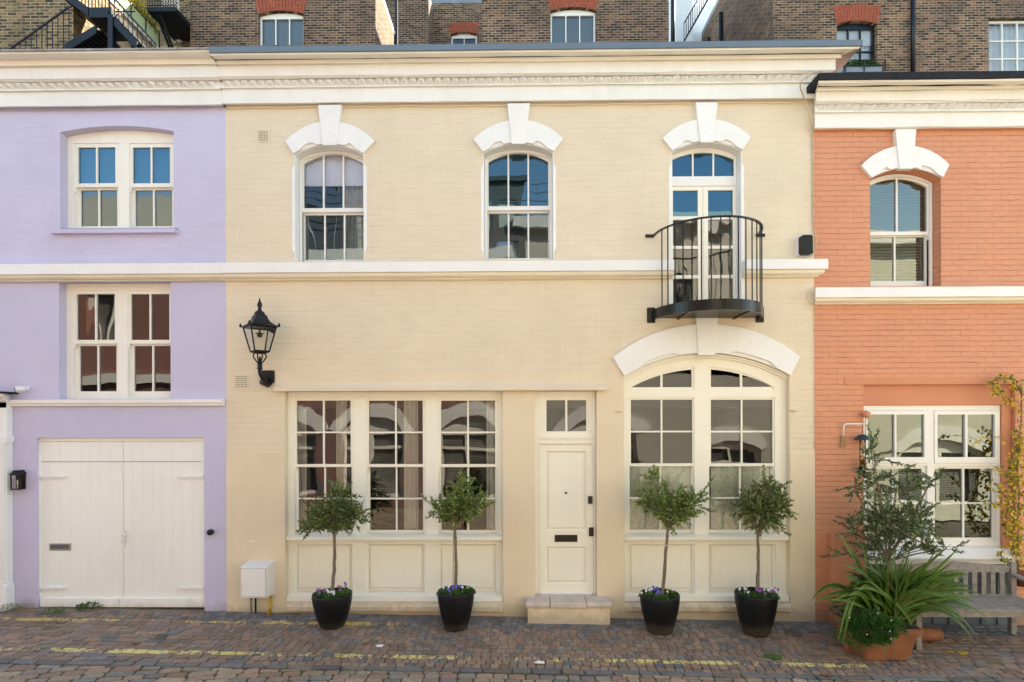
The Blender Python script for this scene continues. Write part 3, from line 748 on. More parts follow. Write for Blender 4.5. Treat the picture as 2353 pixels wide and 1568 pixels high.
dl = MB().slab(rect(*lf), [rect(*up), rect(*lo)], Yd+.02, Yd+.055)
for q in (up, lo):
    dl.box(q[0]-.003, q[1]+.003, Yd+.046, Yd+.054, q[2]-.003, q[3]+.003)
    bevel_frame(dl, q[0], q[1], q[2], q[3], Yd+.021, Yd+.042, .018)
    bevel_frame(dl, q[0]+.028, q[1]-.028, q[2]+.028, q[3]-.028, Yd+.045, Yd+.032, .014)
    planked(dl, q[0]+.042, q[1]-.042, q[2]+.042, q[3]-.042, Yd+.031, 5)
leaf = dl.build('door_leaf', M['cream_timber'], door)
wz = rc(1242, 1361, 1361, 1370.5, Yd)
MB().profile([(-Yd-.02, wz[3]), (-Yd+.03, wz[3]-.03), (-Yd+.035, wz[2]), (-Yd-.02, wz[2])], wz[0], wz[1], 0, 0, 3, 0, back=Yd+.02).build('weather_bar', M['white_timber'], door)
MB().box(lf[0]-.01, lf[1]+.01, Yd-.01, Yd+.2, Z(1377, .1, 1300), lf[2]-.003).build('threshold', M['bronze'], door)
q = rc(1275, 1230, 1327, 1246, Yd); mb = MB().box(q[0], q[1], Yd+.008, Yd+.021, q[2], q[3])
mb.box(q[0]+.04, q[1]-.04, Yd+.002, Yd+.009, q[2]+.026, q[3]-.026)
mb.build('letter_plate', M['bronze'], door, bevel=.002)
c = P(1300.6, 1133, Yd+.02); MB().tube([(c.x, Yd+.012, c.z), (c.x, Yd+.025, c.z)], .016, 16).build('spyhole', M['bronze'], door)
q = rc(1351.5, 1140.5, 1361, 1158, Yd); MB().box(q[0], q[1], Yd-.01, Yd+.021, q[2], q[3]).box(q[0]+.008, q[1]-.008, Yd-.03, Yd-.01, q[2]+.004, q[2]+.04).build('door_lock', M['bronze'], door, bevel=.006)
q = rc(1353.5, 1212.5, 1364, 1234, Yd); MB().box(q[0], q[1], Yd-.012, Yd+.021, q[2]+.01, q[3]).tube([((q[0]+q[1])/2, Yd-.01, (q[2]+q[3])/2), ((q[0]+q[1])/2, Yd-.045, (q[2]+q[3])/2), (q[0]+.005, Yd-.05, (q[2]+q[3])/2-.012)], .011, 10).build('door_handle', M['bronze'], door, bevel=.005)

# step
sx0, sx1 = X(1212.4, -.27, 1415), X(1402.2, -.27, 1415); stz = Z(1385.5, -.3, 1300)
step = thing('door_step', 'stone topped front door step with a cream riser, below the cream front door', 'step', ((sx0+sx1)/2, -.15, gz(X(1307))))
MB().box(sx0, sx1, -.27, -.013, gz(X(1307))-.2, stz-.075).build('riser', M['cream_render'], step, bevel=.006)
tx0, tx1 = X(1207, -.3, 1390), X(1408.5, -.3, 1390)
wd = (tx1-tx0)
for i, (a, b) in enumerate(((0, .285), (.288, .70), (.703, 1))):
    mb = MB().box(tx0+wd*a, tx0+wd*b, -.31, (-.014 if i != 1 else -.014), stz-.072, stz)
    if i == 1: mb.box(dr[0]+.004, dr[1]-.004, -.013, Yd-.012, stz-.07, stz+.0)
    mb.build('stone_slab', M['stone'], step, bevel=.022 if i != 1 else .012)

# ------------------------------------------------------------------ balcony
bx = X(1620, 0, 640); ra, rb_ = .72, .80
zr = Z(543, 0, 1500); zf1 = Z(712, -.05, 1500); zf0 = Z(735, -.05, 1500)
def bp(t, z, k=1.0): return (bx-ra*k*math.cos(t), -.0-rb_*k*math.sin(t), z)
ts = [PI*i/40 for i in range(41)]
mb = MB(); vs = []; fs = []
for t in ts:
    for k, z in ((1.01, zf0), (1.01, zf1), (.975, zf1), (.975, zf0)): vs.append(bp(t, z, k))
for i in range(40):
    for k in range(4): fs.append((4*i+k, 4*i+(k+1) % 4, 4*i+4+(k+1) % 4, 4*i+4+k))
mb.add(vs, fs)
balc = mb.build('balcony', M['black_metal'], cream)
hw = [bp(t, zr) for t in ts]
mb = MB(); vs = []; fs = []
for t in ts:
    for k, z in ((1.015, zr-.008), (1.015, zr+.008), (.965, zr+.008), (.965, zr-.008)): vs.append(bp(t, z, k))
for i in range(40):
    for k in range(4): fs.append((4*i+k, 4*i+(k+1) % 4, 4*i+4+(k+1) % 4, 4*i+4+k))
mb.add(vs, fs).build('handrail', M['black_metal'], balc)
for i in range(16):
    t = R(21)+R(138)*i/15
    MB().tube([bp(t, zf1-.002, .99), bp(t, zr-.006, .99)], .0085, 8).build('baluster', M['black_metal'], balc)
mb = MB()
y = -.06
while y > -rb_*.95:
    wx = ra*.97*math.sqrt(max(0, 1-(y/(rb_*.97))**2)); mb.box(bx-wx, bx+wx, y-.03, y, zf0+.015, zf0+.035); y -= .045
mb.box(bx-.4, bx-.37, -.66, -.02, zf0+.0, zf0+.014).box(bx+.37, bx+.4, -.66, -.02, zf0, zf0+.014)
mb.build('balcony_floor', M['black_metal'], balc)
for s in (-1, 1):
    xb = bx+s*(ra+.03)
    b = MB().box(xb-.055, xb+.055, -.014, -.001, Z(741, 0, 1500)-.01, Z(709, 0, 1500)+.01)
    b.box(xb-s*.03-.01, xb-s*.03+.01, -.1, -.014, Z(735, 0, 1500), Z(715, 0, 1500))
    for k in (-1, 1):
        for z in (.035, .165): b.tube([(xb+k*.032, -.014, Z(741, 0, 1500)+z-.005), (xb+k*.032, -.026, Z(741, 0, 1500)+z-.005)], .011, 8)
    b.build('wall_plate', M['black_metal'], balc)
    b = MB().box(xb-.055+s*.02, xb+.055+s*.02, -.014, -.001, zr-.022, zr+.022); b.build('rail_fixing', M['black_metal'], balc)

# air bricks -----------------------------------------------------------------
def airbrick(x0, y0, x1, y1, nx, nz):
    q = rc(x0, y0, x1, y1); hs = []
    w = q[1]-q[0]; h = q[3]-q[2]
    for i in range(nx):
        for k in range(nz):
            cx_ = q[0]+w*(.12+.76*(i+.5)/nx); cz_ = q[2]+h*(.1+.8*(k+.5)/nz); r_ = min(w/nx, h/nz)*.24
            hs.append(rect(cx_-r_, cx_+r_, cz_-r_, cz_+r_))
    MB().slab(rect(*q), hs, -.008, -.002).build('air_brick', [M['cream_render']], cream)
    MB().box(q[0]+.005, q[1]-.005, -.0019, -.001, q[2]+.005, q[3]-.005).build('air_brick_void', M['felt'], cream)
airbrick(590, 297.5, 620, 328.5, 7, 7); airbrick(537, 860, 573, 895, 9, 6)

# ------------------------------------------------------------------ lilac house
lw1 = rc(138, 300, 399, 525.5); lw1p = Z(289.5, 0, 270); lw2 = rc(135, 647, 391.6, 917)
gd = rc(85, 1006.4, 469, 1398)
fl1 = arcf(lw1[0], lw1[1], Z(303, 0, 270), lw1p)
ztl = Z(118, 0, 150)
MB().slab([(XL0, Z(640, 0, 260)), (XC0, Z(640, 0, 260)), (XC0, ztl), (XL0, ztl)], [arched(lw1[0], lw1[1], lw1[2], fl1)], 0, WT).build('upper_wall', M['lilac_brick'], lilac)
gb = -.6
MB().slab(rect(XL0, XC0, gb, Z(640, 0, 260)-.001), [rect(*lw2), rect(gd[0], gd[1], gb+.1, gd[3])], 0.003, WT).build('lower_wall', M['lilac_render'], lilac)
body(lilac, XL0, XC0-.001, ztl, 'lead')
Yl = .13
def double_sash(house, opening, top_f, frame_px, L1, L2, mat, Yl, px, gm='glass'):
    """opening rect; L1,L2 lists (sash opening px, upper glass px, lower glass px)"""
    hs = []; ops = []
    for Lx in (L1, L2):
        o = rc(*Lx[0], Yl); ops.append(o); hs.append(rect(*o))
    outer = arched(opening[0]+.002, opening[1]-.002, opening[2]+.002, top_f, 16) if top_f else rect(opening[0]+.002, opening[1]-.002, opening[2]+.002, opening[3]-.002)
    w = MB().slab(outer, hs, Yl, Yl+.09).build('window', M[mat], house, bevel=.004)
    for Lx, o in ((L1, ops[0]), (L2, ops[1])):
        sash_pair(w, None, None, rc(*Lx[1], Yl+.03), rc(*Lx[2], Yl+.075), 2, 2, 1, 1, Yl+.015, None, mat, None, (o[0]-.003, o[1]+.003, o[2]-.003, o[3]+.003), gm)
    return w
w = double_sash(lilac, lw1, lambda x: fl1(x)-.003, None,
    ((170, 329, 273, 523.5), (181, 340, 266.7, 422.6), (187, 438, 270.5, 521)), ((297, 329, 400, 523.5), (306.4, 340, 392, 422.6), (312, 438, 397, 521)), 'pvc', Yl, 270, 'glass_sky')
MB().box(X(176, .26), X(270, .26), .262, .265, Z(433, .26, 270), Z(333, .26, 270)).box(X(300, .26), X(410, .26), .262, .265, Z(433, .26, 270), Z(333, .26, 270)).build('blind', M['blind_grey'], w)
MB().profile([(-.1, Z(524.5, 0, 270)), (.07, Z(526, -.07, 270)), (.07, Z(535, -.07, 270)), (.0, Z(535, -.07, 270))], X(124, 0, 525), X(408, 0, 525), 0, 0, 4, 0, back=0.0).build('window_sill', M['lilac_render'], lilac, bevel=.004)
w = double_sash(lilac, lw2, None, None,
    ((168, 667, 272, 913), (178, 676.5, 265.5, 781.7), (184.6, 795.4, 269, 899.7)), ((293, 667, 397, 913), (302.6, 676.5, 390.6, 781.7), (309.5, 795.4, 396, 899.7)), 'pvc', Yl, 270)
zs1 = Z(918, -.05, 260)
MB().profile([(0, zs1), (.075, zs1-.002), (.075, zs1-.052), (.045, zs1-.056), (.045, zs1-.09), (0, zs1-.095)], X(12, 0, 920), X(517, 0, 920), 0, 0, 1, .001).build('string_course', M['white_stone'], lilac, bevel=.003)
# garage doors
Yg_ = .06
go = rc(92.5, 1014, 465, 1396, Yg_)
gf = MB().box(gd[0]+.002, go[0], Yg_-.02, Yg_+.06, gd[2], go[3]).box(go[1], gd[1]-.002, Yg_-.02, Yg_+.06, gd[2], go[3]).box(gd[0]+.002, gd[1]-.002, Yg_-.02, Yg_+.06, go[3]+.0005, gd[3]-.002).build('garage_frame', M['garage'], lilac, bevel=.003)
seam = X(283.4, Yg_, 1200)
zsp = Z(1061.5, Yg_, 280)
for (a, b) in ((go[0]+.003, seam-.03), (seam+.002, go[1]-.003)):
    w_ = (b-a)/8; 
    for zlo, zhi, nm in ((zsp+.004, go[3]-.003, 'garage_top_panel'), (go[2], zsp-.004, 'garage_door')):
        mb = MB()
        for i in range(8): mb.box(a+w_*i+.0014, a+w_*(i+1)-.0014, Yg_, Yg_+.03, zlo, zhi)
        mb.box(a, b, Yg_+.003, Yg_+.029, zlo+.001, zhi-.001)
        d = mb.build(nm, M['garage'], gf, bevel=.0015)
MB().box(seam-.029, seam-.001, Yg_-.012, Yg_+.02, go[2], zsp-.004).box(seam-.029, seam-.001, Yg_-.010, Yg_+.02, zsp+.004, go[3]-.004).build('cover_strip', M['garage'], gf)
for (a, b) in ((91.5, 273.4), (274, 465)):
    q = rc(a, 1375, b, 1395.6, Yg_-.03); MB().box(q[0], q[1], Yg_-.03, Yg_-.001, q[2], q[3]).build('weather_board', M['garage'], gf, bevel=.006)
for (a, b, y_) in ((85.5, 152.6, 1097), (468, 406, 1097), (85.5, 152.6, 1352.8), (468, 406, 1352.8)):
    xa, xb = X(a, .04, y_), X(b, .04, y_); zc = Z(y_, .04, 270 if a < 200 else 270); s = 1 if xb > xa else -1
    zc = P(a, y_, .04).z
    mb = MB().slab(([(xa, zc-.018), (xb-s*.04, zc-.012), (xb-s*.03, zc-.02), (xb, zc), (xb-s*.03, zc+.02), (xb-s*.04, zc+.012), (xa, zc+.018)])[::s], [], Yg_-.026, Yg_-.0005)
    mb.tube([(xa, Yg_-.03, zc-.035), (xa, Yg_-.03, zc+.035)], .012, 8)
    for k in (.35, .6, .85): mb.tube([(xa+(xb-xa)*k*.9, Yg_-.026, zc), (xa+(xb-xa)*k*.9, Yg_-.034, zc)], .009, 8)
    mb.build('hinge', M['white_plastic'], gf)
q = rc(282.6, 1217, 289.3, 1253, Yg_)
mb = MB().box(q[0], q[1], Yg_-.028, Yg_-.013, q[2], q[3]); c = P(285, 1227, Yg_)
mb.tube([(c.x, Yg_-.02, c.z), (c.x, Yg_-.06, c.z), (c.x+.08, Yg_-.062, c.z)], .009, 8).build('door_handle', M['white_plastic'], gf, bevel=.002)
c = P(286, 1243, Yg_); MB().tube([(c.x, Yg_-.026, c.z), (c.x, Yg_-.031, c.z)], .007, 10).build('keyhole', M['felt'], gf)
q = rc(114.6, 1249, 163.3, 1265, Yg_); mb = MB().slab(rect(*q), [rect(q[0]+.022, q[1]-.022, q[2]+.02, q[3]-.02)], Yg_-.012, Yg_-.001)
mb.build('letter_plate', M['steel'], gf, bevel=.002)
MB().box(q[0]+.022, q[1]-.022, Yg_-.004, Yg_-.0012, q[2]+.02, q[3]-.02).build('letter_flap', M['dark_panel'], gf)

# white doorcase at the far left edge
dcx = X(17.5, -.1, 1100)
mb = MB().box(dcx-.26, dcx-.012, -.10, 0.0, gz(-7)-.3, Z(925, -.1, 15))
mb.box(dcx-.24, dcx-.03, -.125, -.10, Z(1340, -.1, 10), Z(1015, -.1, 10))
for k in range(3): mb.box(dcx-.20+k*.06, dcx-.17+k*.06, -.132, -.125, Z(1330, -.1, 10), Z(1025, -.1, 10))
mb.box(dcx-.28, dcx+.006, -.13, 0.0, Z(1015, -.1, 10)-.02, Z(1003, -.1, 10))
mb.box(dcx-.28, dcx+.01, -.14, 0.0, gz(-7)-.3, Z(1345, -.1, 10))
dc = mb.build('doorcase', M['white_stone'], lilac, bevel=.004)
zc1 = Z(905, -.25, 15)
MB().profile([(0, zc1), (.25, zc1), (.25, zc1-.03), (.2, zc1-.06), (.17, zc1-.10), (.10, zc1-.12), (.10, zc1-.19), (0, zc1-.19)], XL0+1, dcx-.05, 0, .45, 2, 0).build('door_hood', M['white_stone'], dc, bevel=.003)
MB().box(XL0+1, dcx+.07, -.27, 0, zc1+.001, zc1+.03).build('hood_lead', M['felt'], dc, bevel=.003)

# ------------------------------------------------------------------ coral house
cw = up_geo(1999.3, 410.6, 2162, 411, 388, 658, 2080)
cwf = arcf(cw[0], cw[1], cw[3], cw[4])
clw = rc(1985, 931, 2310, 1258)
cpan = rc(1985, 884, 2333, 931)
ztr = ZTOPR
MB().slab([(XC1, -.6), (XR1, -.6), (XR1, ztr), (XC1, ztr)], [arched(cw[0], cw[1], cw[2], cwf), [(clw[0], gz(6)-.1), (X(2333, 0, 950), gz(6)-.1), (X(2333, 0, 950), cpan[3]), (clw[0], cpan[3])]], 0, WT).build('wall', M['coral_brick'], coral)
body(coral, XC1+.001, XR1, ztr, 'lead')
mb = MB().box(clw[0]+.002, X(2333, 0, 950)-.002, .055, .2, Z(931, .05, 2150), cpan[3]-.002)
mb.box(X(2310, 0, 1100), X(2333, 0, 1100)-.002, .055, .2, gz(6)-.1, Z(931, .05, 2150)-.001)
mb.build('lintel_panel', M['coral_render'], coral)
MB().box(X(1940), XR1, -.010, .001, cpan[3]+.001, cpan[3]+.10).build('render_strip', M['coral_render'], coral)
q = rc(1909.6, 1225.6, 1990, 1420, -.08); MB().box(q[0], q[1], -.09, .001, gz(4.6)-.2, q[3]).build('pier_plinth', M['coral_render'], coral, bevel=.012)
sur(coral, (2057.8, 2106, 297), (2068, 2098.8, 388), (1979.6, 378), (2182, 381), 334.5, cw)
w_ = .062
for sd in (0, 1): pass
ug = [cw[0]+w_, cw[1]-w_, Z(533.4, .19, 2066), Z(411.6, .19, 2066)]; lg = [cw[0]+w_, cw[1]-w_, Z(645, .19, 2066), Z(543.7, .19, 2066)]
win = arched_sash(coral, cw, ug, lg, 2, 2, False, 2080, 'white_timber', True, 'glass_bright')
mb = MB(); z = cw[2]+.05
while z < cw[4]-.02:
    mb.add([(cw[0]+.03, .32, z), (cw[1]-.03, .32, z), (cw[1]-.03, .36, z+.030), (cw[0]+.03, .36, z+.030)], [(0,1,2,3)]); z += .042
mb.build('blind', M['slat'], win)
# lower window: two top-hung lights above two fixed lights
Yc = .08
hs = []
top_l = [rc(1988, 943, 2134, 1065, Yc), rc(2146, 943, 2296, 1065, Yc)]
bot_l = [rc(1988, 1071, 2131, 1245, Yc), rc(2143, 1071, 2290, 1245, Yc)]
for q in top_l+bot_l: hs.append(rect(*q))
cwin = MB().slab(rect(clw[0]+.003, clw[1]-.003, clw[2], clw[3]-.004), hs, Yc, Yc+.1).build('window', M['white_timber'], coral, bevel=.004)
for q, gs in ((top_l[0], [(1993, 953, 2054.5, 1051), (2058.8, 953, 2123, 1051)]), (top_l[1], [(2153, 953, 2216.8, 1051), (2222, 953, 2285, 1051)])):
    r_ = [rc(*g, Yc) for g in gs]
    MB().slab(rect(q[0]+.003, q[1]-.003, q[2]+.003, q[3]-.003), [rect(*g) for g in r_], Yc-.012, Yc+.04).build('top_light', M['white_timber'], cwin, bevel=.003)
    pane(cwin, r_[0][0]-.004, r_[1][1]+.004, Yc+.02, r_[0][2]-.004, r_[0][3]+.004, 'glass_bright')
for q, cs in ((bot_l[0], (1991, 2050, 2054.5, 2118.6)), (bot_l[1], (2148, 2211.7, 2216, 2280))):
    r_ = []
    for y0, y1 in ((1077.4, 1155), (1158, 1236)):
        r_ += [rc(cs[0], y0, cs[1], y1, Yc+.03), rc(cs[2], y0, cs[3], y1, Yc+.03)]
    MB().slab(rect(q[0]-.003, q[1]+.003, q[2]-.003, q[3]+.003), [rect(*g) for g in r_], Yc+.03, Yc+.07).build('lower_light', M['white_timber'], cwin, bevel=.002)
    pane(cwin, r_[0][0]-.004, r_[1][1]+.004, Yc+.05, r_[2][2]-.004, r_[0][3]+.004, 'glass_bright')
z1_ = clw[2]
MB().profile([(-.1, z1_+.0), (.0, z1_-.01), (.13, z1_-.11), (.13, z1_-.135), (.09, z1_-.14), (.09, z1_-.21), (.0, z1_-.215)], clw[0]+.01, X(2318, 0, 1260), .0, .3, 2, 0, back=.1).build('window_sill', M['white_timber'], coral, bevel=.004)
mb = MB().box(clw[0]+.002, X(2333, 0, 1300)-.004, .0, .06, gz(6)-.2, z1_-.216)
for k in range(9): mb.box(clw[0]+.05+k*.22, clw[0]+.07+k*.22, -.02, 0.0, gz(6)-.2, z1_-.22)
mb.build('base_panel', M['dark_panel'], coral)

# ------------------------------------------------------------------ ground
def stone(mb, cx, cy, w, d, ang, col, hh, warp=None, cr=.22):
    pts = []
    for sx, sy in ((-1,-1),(1,-1),(1,1),(-1,1)):
        c = cr*min(w, d)
        if sx*sy > 0: pts += [(sx*(w/2), sy*(d/2-c)), (sx*(w/2-c), sy*(d/2))]
        else: pts += [(sx*(w/2-c), sy*(d/2)), (sx*(w/2), sy*(d/2-c))]
    j = [(random.uniform(-.06, .06)*w*.5, random.uniform(-.06, .06)*d) for _ in pts]
    ca, sa = math.cos(ang), math.sin(ang)
    tx, ty = random.gauss(0, .02), random.gauss(0, .02)
    rings = []
    for k, dz in ((1.0, -.035), (1.0, -.006), (.95, -.001), (.85, .0)):
        for (px_, py_), (jx, jy) in zip(pts, j):
            ax = (px_+jx)*k; ay = (py_+jy)*k
            x = cx+ax*ca-ay*sa; y = cy+ax*sa+ay*ca
            rings.append((x, y, gz(x, y)+hh+dz+(ax*tx+ay*ty if dz > -.02 else 0)))
    fs = []
    for r_ in range(3):
        for k in range(8): k2 = (k+1) % 8; fs.append((r_*8+k, r_*8+k2, (r_+1)*8+k2, (r_+1)*8+k))
    fs.append(tuple(24+k for k in range(8)))
    mb.c = col; mb.add(rings, fs)
def pick(pal):
    c = random.choice(pal); v = random.uniform(.74, 1.2); return tuple(x*v*random.uniform(.95, 1.05) for x in c)
PAV = [(0.237,0.155,0.113), (0.220,0.145,0.108), (0.253,0.165,0.117), (0.204,0.145,0.113), (0.176,0.145,0.122), (0.264,0.170,0.117)]
PAVD = [(0.132,0.134,0.144), (0.156,0.150,0.156), (0.192,0.174,0.168), (0.108,0.114,0.126)]
ROAD = [(0.275,0.205,0.140), (0.253,0.200,0.149), (0.297,0.200,0.135), (0.275,0.170,0.117), (0.231,0.200,0.162), (0.319,0.235,0.162), (0.176,0.165,0.144), (0.259,0.185,0.131)]
YE = -1.52
pv = MB(); pv.c = (0,0,0)
y = -.05; row = 0
while y > YE:
    d = random.uniform(.092, .108) 
    x = -9.0+random.uniform(0, .1)
    while x < 10.2:
        left = x < -3.6+.5*math.sin(y*3)
        w = random.uniform(.15, .25) if (left and y < -.35) else random.uniform(.088, .118)
        if x > 4.9: w = random.uniform(.14, .2)
        yy = y-d/2+.012*math.sin(x*1.3+row)+.01*math.sin(x*5)
        pal = PAVD if (y > -.42 and x > -4.2) or random.random() < .08 else PAV
        stone(pv, x+w/2, yy, w-.009, d-.009, random.gauss(0, .025)+(.10 if left and y < -.35 else 0), pick(pal), .012+random.gauss(0, .0015), cr=.16)
        x += w
    y -= d; row += 1
# edge row of longer stones
x = -9
while x < 10.2:
    w = random.uniform(.2, .34); stone(pv, x+w/2, YE-.065, w-.014, .10, random.gauss(0, .01), pick([(.14,.13,.125), (.12,.125,.13), (.16,.135,.12)]), .008, cr=.15); x += w
rdm = MB(); rdm.c = (0,0,0)
v = .1; row = 0
while v > -10.2:
    d = random.uniform(.108, .13)
    x = -9.0+random.uniform(0, .2)
    while x < 10.2:
        w = random.uniform(.20, .31) if x < -3 else random.uniform(.16, .24) if x < -1 or x > 4.5 else random.uniform(.13, .2)
        xm_ = x+w/2
        slope = (-.05 if xm_ < 0 else -.02)*xm_
        yy = v-d/2-(.025 if xm_ < 0 else .010)*xm_*xm_+.85
        ytop = min(yy+d/2, YE-.122); ybot = yy-d/2
        if ytop-ybot > .028 and yy > -9.15:
            stone(rdm, xm_, (ytop+ybot)/2, w-.013, ytop-ybot-.013, slope*(1 if ytop-ybot > d*.9 else .2)+random.gauss(0, .02), pick(ROAD), random.gauss(0, .003), cr=.2)
        x += w
    v -= d; row += 1
v = -1.60+.9

def sett_mat(name, paint_lines):
    m, nt, b = nodes(name); p = pos(nt)
    at = N(nt, 'ShaderNodeAttribute'); at.attribute_name = 'Col'
    n1 = noise(nt, p, 45, 5, .7); n2 = noise(nt, p, 3, 4)
    c = mix(nt, 1.0, at.outputs['Color'], ramp(nt, n1, [(.28, .5), (.72, 1.55)]), 'MULTIPLY')
    c = mix(nt, ramp(nt, n2, [(.5, 0), (.8, .35)]), c, (.26,.20,.14))
    s = N(nt, 'ShaderNodeSeparateXYZ'); L(nt, p, s.inputs[0])
    if paint_lines:
        for y0, sl, w, thr, col, xlim in paint_lines:
            cy = math_(nt, 'ADD', math_(nt, 'MULTIPLY', s.outputs[0], sl), y0)
            dd = math_(nt, 'ABSOLUTE', math_(nt, 'SUBTRACT', s.outputs[1], cy))
            inb = math_(nt, 'SUBTRACT', 1.0, math_(nt, 'DIVIDE', math_(nt, 'SUBTRACT', dd, w), .006), clamp=True)
            wear = math_(nt, 'ADD', math_(nt, 'MULTIPLY', noise(nt, p, 1.1, 2), .55), math_(nt, 'MULTIPLY', noise(nt, p, 16, 6, .75), .7))
            wf = ramp(nt, wear, [(thr, 0), (thr+.035, 1)])
            f = math_(nt, 'MULTIPLY', inb, wf)
            lim = math_(nt, 'LESS_THAN', s.outputs[0], xlim)
            c = mix(nt, math_(nt, 'MULTIPLY', f, lim), c, col)
    L(nt, c, b.inputs['Base Color']); b.inputs['Roughness'].default_value = .55
    bump(nt, b, math_(nt, 'ADD', noise(nt, p, 70, 5, .7), math_(nt, 'MULTIPLY', noise(nt, p, 14, 3), 1.4)), .8, .008)
    return m
def ground_at(px, py):
    d = ROT @ Vector(((px-CX)/F, -(py-CY)/F, -1.0)); t = 5.0
    for _ in range(30):
        q = CAM+d*t; t += (q.z-gz(q.x, q.y))/(-d.z)
    return CAM+d*t
la = ground_at(300, 1499); lb = ground_at(1500, 1523); sl1 = (lb.y-la.y)/(lb.x-la.x)
lc = ground_at(200, 1427); ld = ground_at(900, 1436); sl2 = (ld.y-lc.y)/(ld.x-lc.x)
M['sett_pave'] = sett_mat('granite setts with worn yellow line', [(la.y-sl1*la.x, sl1, .045, .615, (.66,.56,.20), 4.1), (lc.y-sl2*lc.x, sl2, .045, .615, (.62,.44,.13), -1.2)])
M['sett_road'] = sett_mat('road setts', None)
tag(pv.build('pavement', M['sett_pave']), 'strip of small granite setts along the house fronts with a worn yellow line', None, None, 'structure')
tag(rdm.build('road', M['sett_road']), 'road of larger worn granite setts with mossy joints', None, None, 'structure')
def joint_mat():
    m, nt, b = nodes('sandy mossy joints'); p = pos(nt)
    s = N(nt, 'ShaderNodeSeparateXYZ'); L(nt, p, s.inputs[0])
    sand = mix(nt, noise(nt, p, 9, 5), (.13,.10,.07), (.33,.26,.18))
    moss = ramp(nt, noise(nt, p, 2.2, 5, .65), [(.50, 0), (.62, .85)])
    road = math_(nt, 'LESS_THAN', s.outputs[1], -1.25)
    sand = mix(nt, math_(nt, 'MULTIPLY', road, .75), sand, (.04,.03,.02))
    c = mix(nt, math_(nt, 'MULTIPLY', moss, math_(nt, 'ADD', math_(nt, 'MULTIPLY', road, .75), .2)), sand, (.055,.085,.012))
    L(nt, c, b.inputs['Base Color']); b.inputs['Roughness'].default_value = .95
    bump(nt, b, noise(nt, p, 60, 5), 1, .01); return m
M['joint'] = joint_mat()
mb = MB(); xs = [-9.6+i*.5 for i in range(42)]; ys = [.3, 0, -.4, -.8, -1.2, -1.6, -2.4, -4, -6, -9.3]
vs = [(x, y, gz(x, y)+(.000 if y > -1.5 else -.012)) for y in ys for x in xs]
fs = [(j*42+i, (j+1)*42+i, (j+1)*42+i+1, j*42+i+1) for j in range(len(ys)-1) for i in range(41)]
tag(mb.add(vs, fs).build('sand_bed', M['joint']), 'sandy and mossy bed between the granite setts', None, None, 'structure')
M['earth'] = paint('far ground', (.10,.09,.08), .9, .3, .5, .3)
tag(MB().add([(-150,-150,-.55),(150,-150,-.55),(150,150,-.55),(-150,150,-.55)], [(0,1,2,3)]).build('ground', M['earth']), 'plain ground reaching out below the mews', None, None, 'structure')

# ------------------------------------------------------------------ fittings on the fronts
# gas lantern
Yl_ = -.29
lc_ = P(597, 800, Yl_); lx = lc_.x
zf = lambda py: Z(py, Yl_, 597)
lamp = thing('gas_lantern', 'black Victorian style gas lantern on a curved bracket, left end of the cream wall', 'wall lantern', (lx, Yl_, zf(870)))
LR = R(42)
def lrot(dx, dy): return (lx+dx*math.cos(LR)-dy*math.sin(LR), Yl_+dx*math.sin(LR)+dy*math.cos(LR))
def sq(mb, prof, n=4, rot=PI/4+R(42)):
    vs = []; fs = []
    for h, z in prof:
        for k in range(n):
            t = rot+2*PI*k/n; vs.append((lx+h*1.4142*math.cos(t), Yl_+h*1.4142*math.sin(t), z))
    for i in range(len(prof)-1):
        for k in range(n): k2 = (k+1) % n; fs.append((i*n+k, i*n+k2, (i+1)*n+k2, (i+1)*n+k))
    fs += [tuple(range(n-1, -1, -1)), tuple((len(prof)-1)*n+k for k in range(n))]
    return mb.add(vs, fs)
zr0 = zf(751); 
mb = sq(MB(), [(.184, zr0-.008), (.194, zr0), (.150, zr0+.022), (.108, zr0+.06), (.085, zr0+.10), (.074, zr0+.14), (.066, zr0+.155)])
for sx in (-1, 1):
    for sy in (-1, 1): mb.lathe([(.0, -.02), (.016, -.01), (.018, .01), (.008, .03), (.0, .04)], (*lrot(sx*.190, sy*.190), zr0+.01), 8)
mb.build('lantern_roof', M['black_matt'], lamp)
MB().lathe([(.062, 0), (.072, .012), (.070, .03), (.055, .055), (.035, .07), (.02, .078), (.03, .09), (.02, .10), (.028, .125), (.034, .145), (.026, .175), (.012, .205), (.008, .225), (.004, .24), (.0, .245)], (lx, Yl_, zr0+.145), 20).build('finial', M['black_matt'], lamp, True)
zb_ = zf(808)
wt_, wb_ = .164, .094
mb = MB()
for sx in (-1, 1):
    for sy in (-1, 1): mb.tube([(*lrot(sx*wb_, sy*wb_), zb_), (*lrot(sx*wt_, sy*wt_), zr0-.008)], .010, 6)
for (w_, z_) in ((wb_, zb_), (wt_, zr0-.012)):
    for a_, b_ in (((-1,-1),(1,-1)), ((1,-1),(1,1)), ((1,1),(-1,1)), ((-1,1),(-1,-1))):
        mb.tube([(*lrot(a_[0]*w_, a_[1]*w_), z_), (*lrot(b_[0]*w_, b_[1]*w_), z_)], .011, 6)
mb.build('lantern_frame', M['black_matt'], lamp)
for a_, b_ in (((-1,-1),(1,-1)), ((1,-1),(1,1)), ((1,1),(-1,1)), ((-1,1),(-1,-1))):
    MB().add([(*lrot(a_[0]*wb_, a_[1]*wb_), zb_), (*lrot(b_[0]*wb_, b_[1]*wb_), zb_), (*lrot(b_[0]*wt_, b_[1]*wt_), zr0), (*lrot(a_[0]*wt_, a_[1]*wt_), zr0)], [(0,1,2,3)]).build('lantern_pane', M['glass_lamp'], lamp)
